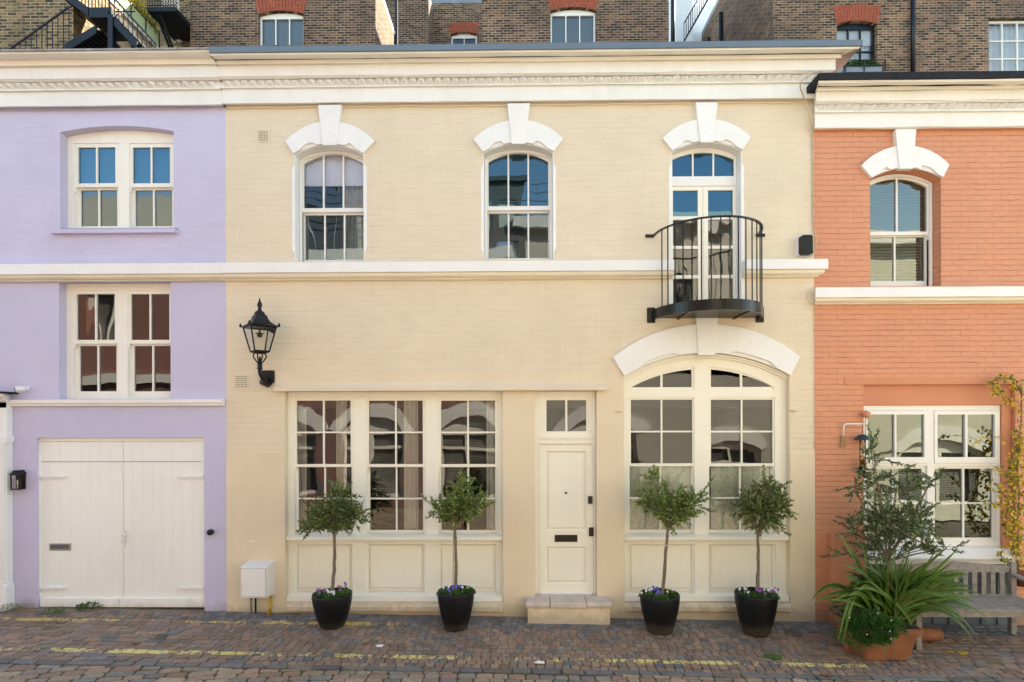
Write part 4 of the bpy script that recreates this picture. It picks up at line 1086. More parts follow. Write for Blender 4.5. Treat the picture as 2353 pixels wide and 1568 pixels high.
MB().lathe([(.05, 0), (.055, .01), (.02, .02), (.012, .03), (.012, .08)], (lx, Yl_, zf(768)), 16).lathe([(.012, 0), (.035, .01), (.035, .035), (.02, .05)], (lx, Yl_, zf(776)), 12).build('gas_mantle', M['black_matt'], lamp)
mb = sq(MB(), [(.055, zb_-.03), (.098, zb_-.012), (.102, zb_+.0), (.07, zb_+.006)])
mb.build('lantern_base', M['black_matt'], lamp)
mb = MB()
for k in range(4):
    t = PI/4+k*PI/2
    mb.tube([(lx+r_*math.cos(t), Yl_+r_*math.sin(t), z_) for r_, z_ in ((.02, zf(836)), (.045, zf(831)), (.075, zf(824)), (.088, zf(818)), (.075, zf(813)), (.05, zf(812)))], .0095, 8)
mb.lathe([(.02, 0), (.036, .008), (.036, .03), (.026, .035), (.034, .05), (.03, .07), (.018, .085), (.012, .18)], (lx, Yl_, zf(850)), 16)
mb.build('lantern_cradle', M['black_matt'], lamp, True)
pz = zf(870); plx = X(616, 0, 870)
MB().tube([(lx, Yl_, zf(849)), (lx, Yl_, zf(856)), (lx+.01, Yl_+.02, zf(864)), (lx+.03, Yl_+.08, zf(873)), (plx-.02, -.12, zf(877)), (plx, -.02, zf(876))], [.027, .026, .028, .032, .045, .07], 14).build('bracket_arm', M['black_matt'], lamp, True)
q = rc(600.5, 852, 631, 891.5)
zz_ = Z(876)
MB().slab([(q[0], zz_), ((q[0]+q[1])/2, q[2]), (q[1], zz_), (q[1], q[3]), (q[0], q[3])], [], -.035, -.001).build('wall_plate', M['black_matt'], lamp, bevel=.006)

# box lantern
q = list(rc(24.5, 1080, 59, 1126, -.10)); q[0] = X(24.5, -.10, 1100); q[1] = X(60.5, 0, 1100); xm_ = (q[0]+q[1])/2
bl = thing('box_lantern', 'small rectangular black glazed lantern on the lilac wall beside the garage doors', 'wall lantern', (xm_, 0, q[2]))
w_ = (q[1]-q[0])/2-.006; zt_ = q[3]-.065
mb = MB().box(xm_-w_, xm_+w_, -.11, -.001, q[2], q[2]+.012).box(xm_-w_, xm_+w_, -.11, -.001, zt_-.012, zt_)
for sx in (-1, 1): mb.box(xm_+sx*(w_-.005)-.006, xm_+sx*(w_-.005)+.006, -.112, -.100, q[2], zt_).box(xm_+sx*(w_-.005)-.006, xm_+sx*(w_-.005)+.006, -.015, -.001, q[2], zt_)
mb.box(xm_+w_*.3-.004, xm_+w_*.3+.004, -.112, -.105, q[2], zt_)
mb.box(xm_-w_, xm_+w_, -.012, -.002, q[2], zt_)
mb.build('lantern_frame', M['black_metal'], bl)
MB().add([(xm_-w_-.02, -.125, zt_), (xm_+w_+.02, -.125, zt_), (xm_+w_+.02, -.001, zt_), (xm_-w_-.02, -.001, zt_), (xm_-w_+.015, -.09, zt_+.04), (xm_+w_-.015, -.09, zt_+.04), (xm_+w_-.015, -.001, zt_+.04), (xm_-w_+.015, -.001, zt_+.04)],
    [(3,2,1,0),(0,1,5,4),(1,2,6,5),(3,0,4,7),(4,5,6,7),(2,3,7,6)]).box(xm_-w_+.02, xm_+w_-.02, -.10, -.001, zt_+.041, zt_+.056).build('lantern_roof', M['black_metal'], bl)
MB().add([(xm_-w_, -.107, q[2]), (xm_+w_, -.107, q[2]), (xm_+w_, -.107, zt_), (xm_-w_, -.107, zt_)], [(0,1,2,3)]).build('lantern_pane', M['glass_lamp'], bl)
MB().lathe([(.012, 0), (.012, .05), (.02, .06), (.022, .08), (.012, .11), (.0, .125)], (xm_, -.06, q[2]+.012), 12).build('bulb', M['white_plastic'], bl, True)

# security camera
c = P(50, 893, -.08); s_ = thing('security_camera', 'small white bullet security camera on the lilac wall above the doorcase', 'camera', (c.x, 0, c.z))
MB().lathe([(.0, -.0), (.035, .0), (.038, .012), (.02, .02)], (0,0,0), 16).build('tmp', M['white_plastic'])
o = bpy.data.objects['tmp']; o.name = 'wall_mount'; o.data.name = 'wall_mount'; o.parent = s_; o.rotation_euler = (PI/2, 0, 0); o.location = (.02, -.001, 0)
mb = MB().tube([(c.x+.02, -.02, c.z), (c.x+.0, -.05, c.z)], .016, 10); d = Vector((-.62, -.7, -.12)).normalized(); p0 = Vector((c.x+.02, -.04, c.z))
mb.tube([p0, p0+d*.012, p0+d*.10, p0+d*.115], [.028, .044, .046, .040], 18).build('camera_body', M['white_plastic'], s_, True)
MB().tube([p0+d*.1155, p0+d*.118], .036, 18).build('lens', M['black_metal'], s_)
# door stay ball
c = P(482.6, 1223.8, -.05); s_ = thing('door_stop', 'round black rubber door stop on the lilac strip right of the garage doors', 'door stop', (c.x, 0, c.z))
MB().tube([(c.x, -.001, c.z), (c.x, -.02, c.z), (c.x, -.025, c.z), (c.x, -.065, c.z), (c.x, -.075, c.z)], [.03, .03, .042, .040, .028], 18).build('rubber_buffer', M['black_matt'], s_, True)
MB().tube([(c.x-.035, -.02, c.z+.003), (c.x-.10, -.018, c.z+.005)], .003, 6).build('hook', M['steel'], s_)
# meter box
q = rc(552.6, 1303, 613.5, 1378, -.26); gx = (q[0]+q[1])/2
mbx = thing('gas_meter_box', 'white plastic gas meter box with pipes under it, on the cream wall foot', 'meter box', (gx, -.13, q[2]))
zt_ = Z(1292, -.1, 590); 
pr = [(q[0], -.26, q[2]+.02), (q[0], -.001, q[2]), (q[0], -.001, zt_), (q[0], -.08, zt_), (q[0], -.26, q[3])]
n = len(pr); vs = pr+[(q[1], b, c_) for a, b, c_ in pr]
MB().add(vs, [(4,3,2,1,0), (5,6,7,8,9)]+[(i, (i+1) % n, (i+1) % n+n, i+n) for i in range(n)]).build('meter_case', M['white_plastic'], mbx, bevel=.008)
mb = MB().box(q[0]+.02, q[1]-.015, -.272, -.2605, q[2]+.045, q[3]-.02)
for z_ in (q[2]+.07, q[3]-.045):
    for k in range(2): mb.box(q[0]+.05+k*.14, q[0]+.16+k*.14, -.2745, -.272, z_-.003, z_+.003)
MB().box(q[0]+.016, q[1]-.011, -.2655, -.2602, q[2]+.041, q[3]-.016).build('dark_gap_border', M['lead'], mbx)  # dark plate added behind the door edge to draw its shadowed gap
mb.build('meter_door', M['white_plastic'], mbx, bevel=.004)
MB().tube([(q[0]+.035, -.272, (q[2]+q[3])/2-.02), (q[0]+.035, -.278, (q[2]+q[3])/2-.02)], .007, 10).build('lock', M['steel'], mbx)
gg = gz(gx, -.15)
MB().tube([(X(619, -.15), -.12, q[2]+.01), (X(620, -.15), -.14, (q[2]+gg)/2), (X(615.5, -.15), -.17, gg-.02)], .022, 12).build('gas_pipe', M['yellow_pipe'], mbx, True)
MB().tube([(X(574, -.12), -.10, q[2]+.01), (X(574, -.12), -.10, gg-.02)], .016, 10).build('pipe', M['lead'], mbx, True)
MB().tube([(X(582, -.12), -.07, q[2]+.01), (X(582, -.12), -.07, gg-.02)], .012, 10).build('pipe', M['felt'], mbx, True)
# tap bracket above meter box
c = P(581.5, 1245, -.02); tag(MB().box(c.x-.04, c.x+.03, -.03, -.0145, c.z-.012, c.z+.012).tube([(c.x-.02, -.03, c.z), (c.x-.02, -.045, c.z)], .012, 8).build('wall_clip', M['cream_timber'], None, bevel=.004), 'tiny cream pipe clip on the smooth wall above the meter box', 'clip')
# dark box on the right
q = rc(1839.5, 540, 1866.5, 586, -.12); xm_ = (q[0]+q[1])/2
sp = thing('alarm_siren', 'dark rounded plastic box with a white edge at the right end of the cream wall', 'siren box', (xm_, 0, q[2]))
def rounded(x0, x1, z0, z1, r_, n=5):
    pts = []
    for cx_, cz_, a0 in ((x1-r_, z0+r_, -90), (x1-r_, z1-r_, 0), (x0+r_, z1-r_, 90), (x0+r_, z0+r_, 180)):
        for k in range(n+1): t = R(a0+90*k/n); pts.append((cx_+r_*math.cos(t), cz_+r_*math.sin(t)))
    return pts
MB().slab(rounded(q[0]-.01, q[1]+.005, q[2], q[3], .04), [], -.06, -.001).build('siren_back', M['white_plastic'], sp)
MB().slab(rounded(q[0]+.002, q[1]+.0, q[2]+.004, q[3]-.004, .035), [], -.14, -.0605).build('siren_cover', M['black_matt'], sp, bevel=.018)
# cables
def cable(pts, r_, label, mat='cable', name='cable', cat='cable'):
    p3 = []
    P3 = [P(a, b, y_) for a, b, y_ in pts]
    for i in range(len(P3)-1):
        p0 = P3[max(i-1, 0)]; p1 = P3[i]; p2 = P3[i+1]; p4 = P3[min(i+2, len(P3)-1)]
        for k in range(6):
            t = k/6
            p3.append(.5*((2*p1)+(-p0+p2)*t+(2*p0-5*p1+4*p2-p4)*t*t+(-p0+3*p1-3*p2+p4)*t**3))
    p3.append(P3[-1])
    return tag(MB().tube(p3, r_, 6).build(name, M[mat], None, True), label, cat)
cable([(1888, 163, -.44), (1865, 168, -.42), (1845, 182, -.42), (1839, 200, -.36), (1845, 218, -.24), (1856, 246, -.16), (1864, 280, -.13), (1867, 310, -.03), (1868, 400, -.02), (1869, 520, -.02), (1874, 545, -.03), (1873, 570, -.04), (1866, 586, -.05), (1858, 588, -.05)], .010, 'cream cable looping from the cornice down to the dark siren box')
cable([(1872, 660, -.15), (1858, 667, -.16), (1853, 682, -.16), (1862, 700, -.08), (1870, 716, -.02), (1871, 900, -.02), (1871, 1030, -.02)], .004, 'thin pale cable running down the joint of the cream and coral walls', 'cable')
for (a, b, nm, mt) in ((-60, 518, 'lilac painted cable clipped along under the left cornice', 'lilac_render'), (523, 1838, 'long cream painted cable clipped along under the middle cornice', 'cream_mould')):
    pts = []; k = 0; x = a; rr = random.Random(a)
    while x < b:
        py = 249.5-(x-150)*.0100 if x < 900 else 242-(x-900)*.0079
        py = 250.5+(x-100)*(-.0098) + rr.uniform(-.3, 1.6); pts.append((x, min(py+1.2, 254), -.018)); x += 45
    cable(pts, .008, nm, mt)
# bird feeder + bracket
q = rc(1932, 1001.7, 1943, 1026.6, -.02)
fd = thing('bird_feeder', 'bird feeder with dark domed cover hanging from a white pipe bracket on the coral wall', 'bird feeder', (X(1982, -.1, 1050), -.1, Z(1092, -.1, 1982)))
MB().box(q[0], q[1], -.03, -.001, q[2], q[3]).build('wood_block', M['wood'], fd, bevel=.003)
a_ = P(1938, 1005, -.04); b_ = P(1938, 980, -.05); e_ = P(1982, 974.5, -.1)
MB().tube([a_, Vector((a_.x, -.045, b_.z-.02)), Vector((a_.x+.006, -.05, b_.z+.012)), Vector((a_.x+.03, -.055, e_.z)), e_], .010, 10).build('pipe_arm', M['white_plastic'], fd, True)
cx_ = e_.x
z0_, z1_ = Z(1011, -.1, 1982), Z(998, -.1, 1982)
MB().tube([(cx_, -.1, e_.z), (cx_, -.1, z1_)], .003, 6).lathe([(.0, z1_), (.03, z1_-.003), (.07, z1_-.03), (.10, z0_+.01), (.105, z0_), (.095, z0_), (.06, z1_-.035), (.0, z1_-.012)], (cx_, -.1, 0), 24).build('cover', M['teal'], fd, True)
zc0, zc1_ = Z(1074, -.1, 1982), z0_+.03
MB().lathe([(.038, zc0), (.038, zc1_)], (cx_, -.1, 0), 20).build('seed_tube', M['glass_lamp'], fd, True)
MB().lathe([(.0, zc0), (.034, zc0), (.034, Z(1056, -.1, 1982)), (.0, Z(1056, -.1, 1982))], (cx_, -.1, 0), 16).build('seed', M['seed'], fd)
zd = Z(1091, -.1, 1982)
MB().lathe([(.0, zd), (.036, zd), (.042, zc0-.03), (.075, zc0-.025), (.07, zc0-.015), (.045, zc0), (.0, zc0+.002)], (cx_, -.1, 0), 20).build('feeder_cup', M['black_metal'], fd, True)
c = P(1987, 953, -.04); tag(MB().tube([(c.x+.01, -.002, c.z), (c.x, -.05, c.z+.01), (c.x+.02, -.09, c.z-.01), (c.x+.03, -.10, c.z-.015)], [.03, .045, .05, .03], 14).build('wall_pocket', M['coral_render'], None, True), 'coral painted spout shaped stub on the corner of the coral window', 'wall stub')

# ------------------------------------------------------------------ plants
def leafq(mb, p, d, nrm, l, w):
    d = d.normalized(); s = d.cross(nrm)
    if s.length < 1e-4: s = d.cross(Vector((1,.3,0)))
    s.normalize(); n_ = s.cross(d)
    mb.v += [tuple(p), tuple(p+d*l*.5+s*w*.5+n_*w*.12), tuple(p+d*l), tuple(p+d*l*.5-s*w*.5+n_*w*.12)]
    k = len(mb.v)-4; mb.f.append((k, k+1, k+2, k+3)); mb.m.append(0)
def rv():
    while True:
        v = Vector((random.uniform(-1,1), random.uniform(-1,1), random.uniform(-1,1)))
        if .05 < v.length < 1: return v
def olive(label, base, top, blobs, ntw, mat, trunk_r=.024, group=None, bend=.02, leaf=(.042, .072, .021), twl=(.10, .20), ties=0, cane=False):
    """blobs: (center, rx, ry, rz, weight)"""
    t = thing('olive_tree', label, 'tree', base, group)
    base = Vector(base); top = Vector(top); random.seed(int(abs(base.x)*1000)+3)
    pts = []; n = 9
    for i in range(n+1):
        k = i/n; p = base.lerp(top, k); p.x += bend*math.sin(PI*k)*1.0+random.uniform(-.004, .004); p.y += random.uniform(-.004, .004); pts.append(p)
    mb = MB().tube(pts, [trunk_r*(1.15-.35*i/n)*random.uniform(.93, 1.08) for i in range(n+1)], 10)
    mb.build('trunk', M['bark'], t, True)
    br = MB(); lf = MB(); tot = sum(b[4] for b in blobs)
    for c, rx, ry, rz, wgt in blobs:
        c = Vector(c); nb = max(2, int(8*wgt/tot))
        hubs = []
        for i in range(nb):
            v = rv(); h = c+Vector((v.x*rx*.55, v.y*ry*.55, v.z*rz*.5)); hubs.append(h)
            m1 = pts[-1].lerp(h, .5)+Vector((random.uniform(-.03, .03), random.uniform(-.03, .03), .02))
            br.tube([pts[-1], m1, h], [.011, .008, .004], 5)
        for i in range(int(ntw*wgt/tot)):
            v = rv().normalized(); rr = random.uniform(.15, .88)
            s = c+Vector((v.x*rx*rr, v.y*ry*rr, v.z*rz*rr))
            h = min(hubs, key=lambda q: (q-s).length)
            if i % 3 == 0: br.tube([h, s], [.003, .002], 4)
            d = Vector((v.x, v.y, v.z*.8+.40))+rv()*.65; d.normalize()
            l = random.uniform(*twl)*(.65+.35*rr)*(1.9 if random.random() < .09 else 1); e = s+d*l+Vector((0, 0, -.06*l)) 
            mid = s.lerp(e, .5)+rv()*.012
            br.tube([s, mid, e], [.0022, .0018, .001], 4, cap=False)
            nl = int(l/.0078)
            for k in range(nl):
                f = k/nl; p = (s.lerp(mid, f*2) if f < .5 else mid.lerp(e, f*2-1))
                ld = (d*.75+rv()*.8).normalized()
                leafq(lf, p, ld, rv(), random.uniform(leaf[0], leaf[1])*(1-.35*f), leaf[2]*random.uniform(.8, 1.2))
            leafq(lf, e, d, rv(), leaf[1]*.7, leaf[2]*.7)
    br.build('branches', M['bark'], t); lf.build('crown', M[mat], t)
    if cane: MB().tube([base+Vector((-.035, .01, 0)), top+Vector((-.02, .01, .06))], .006, 8).build('cane', M['cane'], t)
    if ties:
        for k in range(ties):
            f = (k+1)/(ties+.3); p = base.lerp(top, f); p.x += bend*math.sin(PI*f); MB().lathe([(trunk_r*1.15, -.004), (trunk_r*1.15, .004)], p, 10).build('tie', M['leaf_green'] if not ties == 1 else M['white_plastic'], t)
    return t
def pot(cxp, rimpy, rpx, label):
    Yp = -.46; c = P(cxp, rimpy, Yp); r_ = rpx/(F/(DIST+Yp)); zg = gz(c.x, Yp)+.012; h = c.z-zg
    t = thing('plant_pot', label, 'plant pot', (c.x, Yp, zg), 'tall black glazed pots')
    prof = [(.0, .0), (r_*.56, .0), (r_*.62, .012), (r_*.76, h*.25), (r_*.88, h*.5), (r_*.97, h*.75), (r_*1.0, h*.96), (r_*.985, h), (r_*.93, h+.002), (r_*.90, h-.02), (r_*.88, h-.06), (r_*.86, h-.10)]
    MB().lathe(prof, (c.x, Yp, zg), 48).build('pot_body', M['pot'], t, True)
    MB().lathe([(.0, h-.040), (r_*.5, h-.045), (r_*.88, h-.055), (r_*.88, h-.09)], (c.x, Yp, zg), 24).build('soil', M['soil'], t, True)
    return c.x, Yp, zg+h-.05, r_
random.seed(21)
clump_id = 0
def flowers(x, y, z, col, label, r_=.09, n=7, h=.09, star=False):
    t = thing('bedding_plant', label, 'flowering plant', (x, y, z), 'flowers round the olive trunks')
    lf = MB()
    for i in range(int(260*r_/.09)):
        v = rv(); p = Vector((x+v.x*r_, y+v.y*r_, z+abs(v.z)*h*.8)); leafq(lf, p, (v+Vector((0,0,.3))), rv(), random.uniform(.024, .04), .018)
    lf.build('foliage', M['leaf_green'], t)
    for i in range(n):
        v = rv(); p = Vector((x+v.x*r_*1.05, y+v.y*r_*1.05-.01, z+h*random.uniform(.75, 1.35))); b = MB(); fd_ = Vector((random.uniform(-.4, .4), -1, random.uniform(.1, .8))).normalized()
        up = Vector((0,0,1)); s = fd_.cross(up).normalized(); u = s.cross(fd_)
        for k in range(5):
            a = 2*PI*k/5+.3; dd = s*math.cos(a)+u*math.sin(a); leafq(b, p, dd+fd_*.25, fd_, random.uniform(.016, .022), .019)
        b.tube([p-Vector((0,0,.06)), p], .0012, 4)
        b.build('bloom', M[col], t)
spec = [
 (763.5, 1363.5, 45, 'leftmost black pot, in front of the left window bay', 'leaf_olive_dark', (761.5, 1358), (768, 1228), [((766, 1186), .38, .34, .25, 5), ((722, 1200), .16, .2, .15, 1), ((815, 1185), .18, .2, .16, 1), ((775, 1145), .26, .24, .15, 1.5)],
  'olive tree with a dense dark round crown, leftmost of the four', [(-.15, -.05, 'petal_purple', 'mauve pansies at the left in the leftmost pot'), (.02, -.13, 'petal_white', 'white violas at the front of the leftmost pot'), (.15, -.0, 'petal_purple', 'tall purple pansies at the right in the leftmost pot'), (-.06, .06, 'petal_white', 'white cyclamen behind the leftmost olive trunk')], .02, 0, False),
 (1047.5, 1357, 42.5, 'second black pot from the left, under the third sash window', 'leaf_olive', (1046.5, 1350), (1046, 1216), [((1052, 1172), .32, .3, .21, 4), ((1058, 1122), .16, .16, .17, 1), ((1015, 1175), .17, .2, .14, 1), ((1093, 1160), .2, .2, .14, 1.2)],
  'olive tree with a bamboo cane tied to its stem', [(-.15, -.04, 'petal_white', 'white flowers at the left in the second pot'), (-.02, -.10, 'petal_blue', 'blue pansies at the front of the second pot'), (.03, .05, 'petal_blue', 'blue violas behind the stem in the second pot'), (.16, .02, 'petal_white', 'white cyclamen at the right in the second pot')], .008, 2, True),
 (1516, 1364.5, 45, 'third black pot from the left, in front of the arched window bay', 'leaf_olive', (1522, 1372), (1534, 1216), [((1540, 1163), .38, .34, .24, 5), ((1492, 1148), .18, .2, .18, 1), ((1592, 1155), .22, .2, .17, 1.5), ((1505, 1105), .08, .1, .14, .5), ((1535, 1195), .25, .25, .12, 1)],
  'spreading olive tree with a white tag on its leaning stem', [(-.17, .0, 'petal_white', 'white cyclamen at the left in the third pot'), (-.04, .08, 'petal_blue', 'dark blue violas behind the leaning stem in the third pot'), (-.02, -.13, 'petal_blue', 'pale blue pansy at the front of the third pot'), (.15, -.0, 'petal_white', 'pinkish white cyclamen at the right in the third pot')], .0, 1, False),
 (1737, 1362, 46.5, 'rightmost black pot, near the right end of the cream house', 'leaf_olive_dark', (1739, 1358), (1741, 1234), [((1752, 1175), .34, .32, .27, 5), ((1788, 1160), .18, .2, .2, 1.5), ((1722, 1165), .16, .2, .18, 1), ((1765, 1122), .18, .18, .13, 1)],
  'olive tree with a dark upright oval crown, rightmost of the four', [(-.14, -.02, 'petal_white', 'white cyclamen at the left in the rightmost pot'), (.0, -.08, 'petal_purple', 'pink violas at the front of the rightmost pot'), (.13, .0, 'petal_white', 'white flowers at the right in the rightmost pot'), (.16, -.09, 'petal_purple', 'purple pansies at the right rim of the rightmost pot')], .012, 0, False)]
for cxp, rpy, rpx, plab, lm, b_, t_, blobs, tlab, fl, bend, ties, cane in spec:
    random.seed(int(cxp))
    x, y, zs_, r_ = pot(cxp, rpy, rpx, 'tall tapered '+plab)
    top = P(t_[0], t_[1], y); bs = P(b_[0], b_[1], y); bs.z = zs_-.02
    bl_ = []
    for (c, rx, ry, rz, w_) in blobs:
        q = P(c[0], c[1], y); bl_.append(((q.x, q.y, q.z), rx*.76*random.uniform(.92, 1.08), ry*.78, rz*.78*random.uniform(.9, 1.1), w_))
    olive(tlab, tuple(bs), tuple(top), bl_, 270, lm, .021, 'olive trees in the black pots', bend, ties=ties, cane=cane)
    random.seed(int(cxp)+5)
    for dx, dy, col, lab in fl: flowers(x+dx, y+dy, zs_, col, lab, .085, 6, .10 if 'tall' not in lab else .15)

# big olive by the coral window
Yo = -.62
b0 = P(2036, 1420, Yo); t0 = P(2040, 1290, Yo)
bl_ = []
for (px_, py_, rx, rz, w_) in ((2045, 1205, .42, .26, 5), (1975, 1215, .22, .16, 1.2), (2105, 1190, .28, .2, 2), (2010, 1110, .18, .2, 1.3), (2002, 1045, .09, .2, .8), (2080, 1125, .26, .16, 1.2), (2140, 1105, .10, .16, .5), (2045, 1262, .34, .12, 2), (2120, 1262, .26, .08, .9), (1960, 1120, .08, .14, .4), (1965, 1278, .22, .06, .5), (2180, 1262, .08, .06, .2)):
    q = P(px_, py_, Yo); bl_.append(((q.x, q.y, q.z), rx*.82, min(rx, .3), rz*.82, w_))
gb0 = gz(b0.x, Yo)
olive('large airy grey green olive tree rising before the coral house window', (b0.x, Yo, gb0+.3), tuple(t0), bl_, 330, 'leaf_olive_grey', .035, None, .02, (.046, .076, .020), (.14, .27))
opt = thing('plant_pot', 'round terracotta pot holding the large olive tree, hidden behind the strap leaved plant', 'plant pot', (b0.x, Yo, gb0+.01))
MB().lathe([(0, 0), (.17, 0), (.24, .30), (.27, .31), (.27, .36), (.24, .36), (.22, .30), (0, .30)], (b0.x, Yo, gb0+.01), 28).build('pot_body', M['terracotta'], opt, True)

# terracotta trough in front
Yt = -1.12
q = rc(1968, 1437, 2108, 1508, Yt); tcx = X(2034, Yt, 1470); tg = gz(tcx, Yt)+.012
tt = thing('terracotta_planter', 'big tapered terracotta planter in front, under the strap leaved plant', 'planter', (tcx, Yt+.1, tg))
def taper_box(mb, cx, cy, z0, z1, w0, d0, w1, d1, r_=.05):
    def ring(w, d, z):
        return [(cx+a, cy+b, z) for a, b in rounded(-w/2, w/2, -d/2, d/2, r_, 4)]
    a = ring(w0, d0, z0); b = ring(w1, d1, z1); n = len(a)
    return mb.add(a+b, [(i, (i+1) % n, (i+1) % n+n, i+n) for i in range(n)]+[tuple(range(n-1, -1, -1)), tuple(range(n, 2*n))])
H_ = q[3]-tg
mb = taper_box(MB(), tcx-.02, Yt+.14, tg, tg+H_*.80, .53, .42, .70, .54)
taper_box(mb, tcx-.02, Yt+.14, tg+H_*.80, tg+H_, .75, .58, .77, .60)
taper_box(mb, tcx-.02, Yt+.14, tg+H_*.60, tg+H_*.63, .68, .52, .69, .53)
mb.build('planter_body', M['terracotta'], tt, bevel=.008)
taper_box(MB(), tcx-.02, Yt+.14, tg+H_-.01, tg+H_+.006, .72, .53, .72, .53).build('soil', M['soil'], tt)
# second, broken planter behind at the left
q2 = P(1958, 1405, -.72); g2_ = gz(q2.x, -.72)+.01
t2 = thing('terracotta_planter', 'older chipped terracotta planter behind the left side of the big one', 'planter', (q2.x, -.72, g2_))
mb = taper_box(MB(), q2.x+.03, -.70, g2_, q2.z-.09, .30, .34, .38, .40); taper_box(mb, q2.x+.03, -.70, q2.z-.07, q2.z, .42, .44, .44, .46)
mb.build('planter_body', M['terracotta_old'], t2, bevel=.012)
taper_box(MB(), q2.x+.03, -.70, q2.z-.01, q2.z+.004, .36, .36, .36, .36).build('soil', M['soil'], t2)
c = P(1970, 1480, -.95); gg = gz(c.x-.05, -.93)+.01
tag(MB().box(c.x-.16, c.x+.02, -1.0, -.93, gg, gg+.10).box(c.x-.02, c.x+.14, -.98, -.9, gg, gg+.14).build('terracotta_shard', M['terracotta'], None, bevel=.01), 'broken terracotta pieces lying at the left foot of the big planter', 'pot shard')
c = P(2108, 1490, -.7); gg = gz(c.x, -.7)+.01
tag(MB().tube([(c.x+.02, -.62, gg+.10), (c.x+.32, -.66, gg+.10)], [.10, .07], 18).build('terracotta_pot', M['terracotta'], None), 'empty terracotta pot lying on its side under the bench', 'plant pot')
c = P(2320, 1330, -.5)
tag(MB().lathe([(0, 0), (.07, 0), (.10, .15), (.115, .155), (.115, .19), (.10, .19), (.09, .15), (0, .15)], (X(2346, -.2, 1330), -.22, Z(1347, -.22, 2346)), 24).build('terracotta_pot', M['terracotta'], None, True), 'small terracotta pot at the right edge by the bench arm', 'plant pot')

# strap leaved plant
random.seed(5)
ph = thing('strap_leaved_plant', 'big clump of long arching green strap leaves in the terracotta planter', 'plant', (tcx, Yt+.15, tg+H_))
mb = MB(); mb.c = (0,0,0)
def strap(b, tip, up, w, kink=0.0):
    b = Vector(b); tip = Vector(tip); n = 12
    m1 = b.lerp(tip, .30)+Vector((0, 0, up)); m2 = b.lerp(tip, .72)+Vector((0, 0, up*.9))
    pts = []
    for i in range(n+1):
        t = i/n; pts.append(b*(1-t)**3+m1*3*t*(1-t)**2+m2*3*t*t*(1-t)+tip*t**3)
    g = random.uniform(.7, 1.25); dark = (.032*g, .090*g, .010*g); lite = (.26*g, .33*g, .04*g)
    if random.random() < .16: lite = (.34, .16, .05)
    side = Vector((random.uniform(-.5, .5)+1, random.uniform(-.8, .8), 0)).normalized()
    vs = []; cs = []
    for i, p in enumerate(pts):
        t = i/n; d = (pts[min(i+1, n)]-pts[max(i-1, 0)]).normalized(); s = d.cross(Vector((0, -1, .35))+side*.4); s.normalize(); nn = s.cross(d)
        ww = w*(.55+1.2*t if t < .35 else (.97)*(1-((t-.35)/.65)**2.2)+.02)
        for k, f in enumerate((-1, -.72, 0, .72, 1)):
            vs.append(p+s*ww*.5*f+nn*abs(f)*ww*.16); cs.append(lite if k in (0, 4) else dark if k != 2 else tuple(v*1.5 for v in dark))
    n0 = len(mb.v); mb.v += [tuple(v) for v in vs]; mb.cols += cs
    for i in range(n):
        for k in range(4): mb.f.append((n0+i*5+k, n0+i*5+k+1, n0+i*5+k+6, n0+i*5+k+5)); mb.m.append(0)
# outer tips picked out in the picture (px,py, plane, arch)
tips = [(1925, 1224, -1.15, .12), (1981, 1248, -1.2, .05), (2100, 1237, -1.25, .05), (2187, 1249, -1.2, .06), (2203, 1260, -1.1, .04), (2218, 1317, -1.2, .14), (2267, 1373, -1.3, .30), (2278, 1430, -1.35, .34), (2242, 1482, -1.5, .40), (2250, 1470, -1.4, .38), (1862, 1384, -1.0, .42), (1867, 1392, -1.2, .36), (2198, 1318, -1.1, .12), (1960, 1262, -1.1, .06), (2192, 1290, -1.35, .08), (2005, 1268, -1.3, .02), (2050, 1262, -1.3, .03), (2075, 1280, -1.35, .02), (1930, 1300, -1.3, .25), (1945, 1325, -1.35, .22), (2240, 1388, -1.0, .26), (2212, 1350, -1.0, .2), (2025, 1270, -1.0, .02), (2150, 1265, -.9, .05), (2130, 1300, -1.4, .08), (2235, 1350, -1.15, .2), (1945, 1360, -1.0, .22), (2165, 1330, -1.4, .16), (2207, 1378, -1.45, .24)]
basec = Vector((P(2035, 1420, Yt+.12).x, Yt+.14, tg+H_))
for (a, b, y_, up) in tips:
    tip = P(a, b, y_); bb_ = basec+Vector((random.uniform(-.18, .22)+(tip.x-basec.x)*.08, random.uniform(-.14, .14), 0)); strap(bb_, tip, up, random.uniform(.045, .062))
for i in range(190):
    a = random.uniform(-1, 1); px_ = 2040+a*(175 if a > 0 else 125)+20; dxx = abs(a)
    tip = P(px_, random.uniform(1275, 1330)+dxx*random.uniform(0, 110), random.uniform(-1.45, -.8))
    bb_ = basec+Vector((random.uniform(-.2, .24), random.uniform(-.16, .16), 0)); strap(bb_, tip, random.uniform(.02, .12)+.2*dxx, random.uniform(.034, .055))
for i in range(70):
    sgn = 1 if random.random() < .62 else -1
    px_ = 2045+sgn*random.uniform(70, 205 if sgn > 0 else 150); tip = P(px_, 1330+abs(px_-2045)*random.uniform(.15, .62), random.uniform(-1.5, -.75))
    bb_ = basec+Vector((random.uniform(-.2, .24), random.uniform(-.16, .16), 0)); strap(bb_, tip, random.uniform(.12, .34), random.uniform(.030, .048))
for (a, b, c_, d_) in ((2023, 1475, 2035, 1518), (1955, 1420, 1925, 1478), (1962, 1425, 1936, 1480), (2020, 1440, 2000, 1482)):
    p0 = P(a, b-45, Yt-.12); p1 = P(c_, d_, Yt-.25); strap(p0, p1, .10, .035)
mb.build('strap_leaves', M['strap'], ph, True)
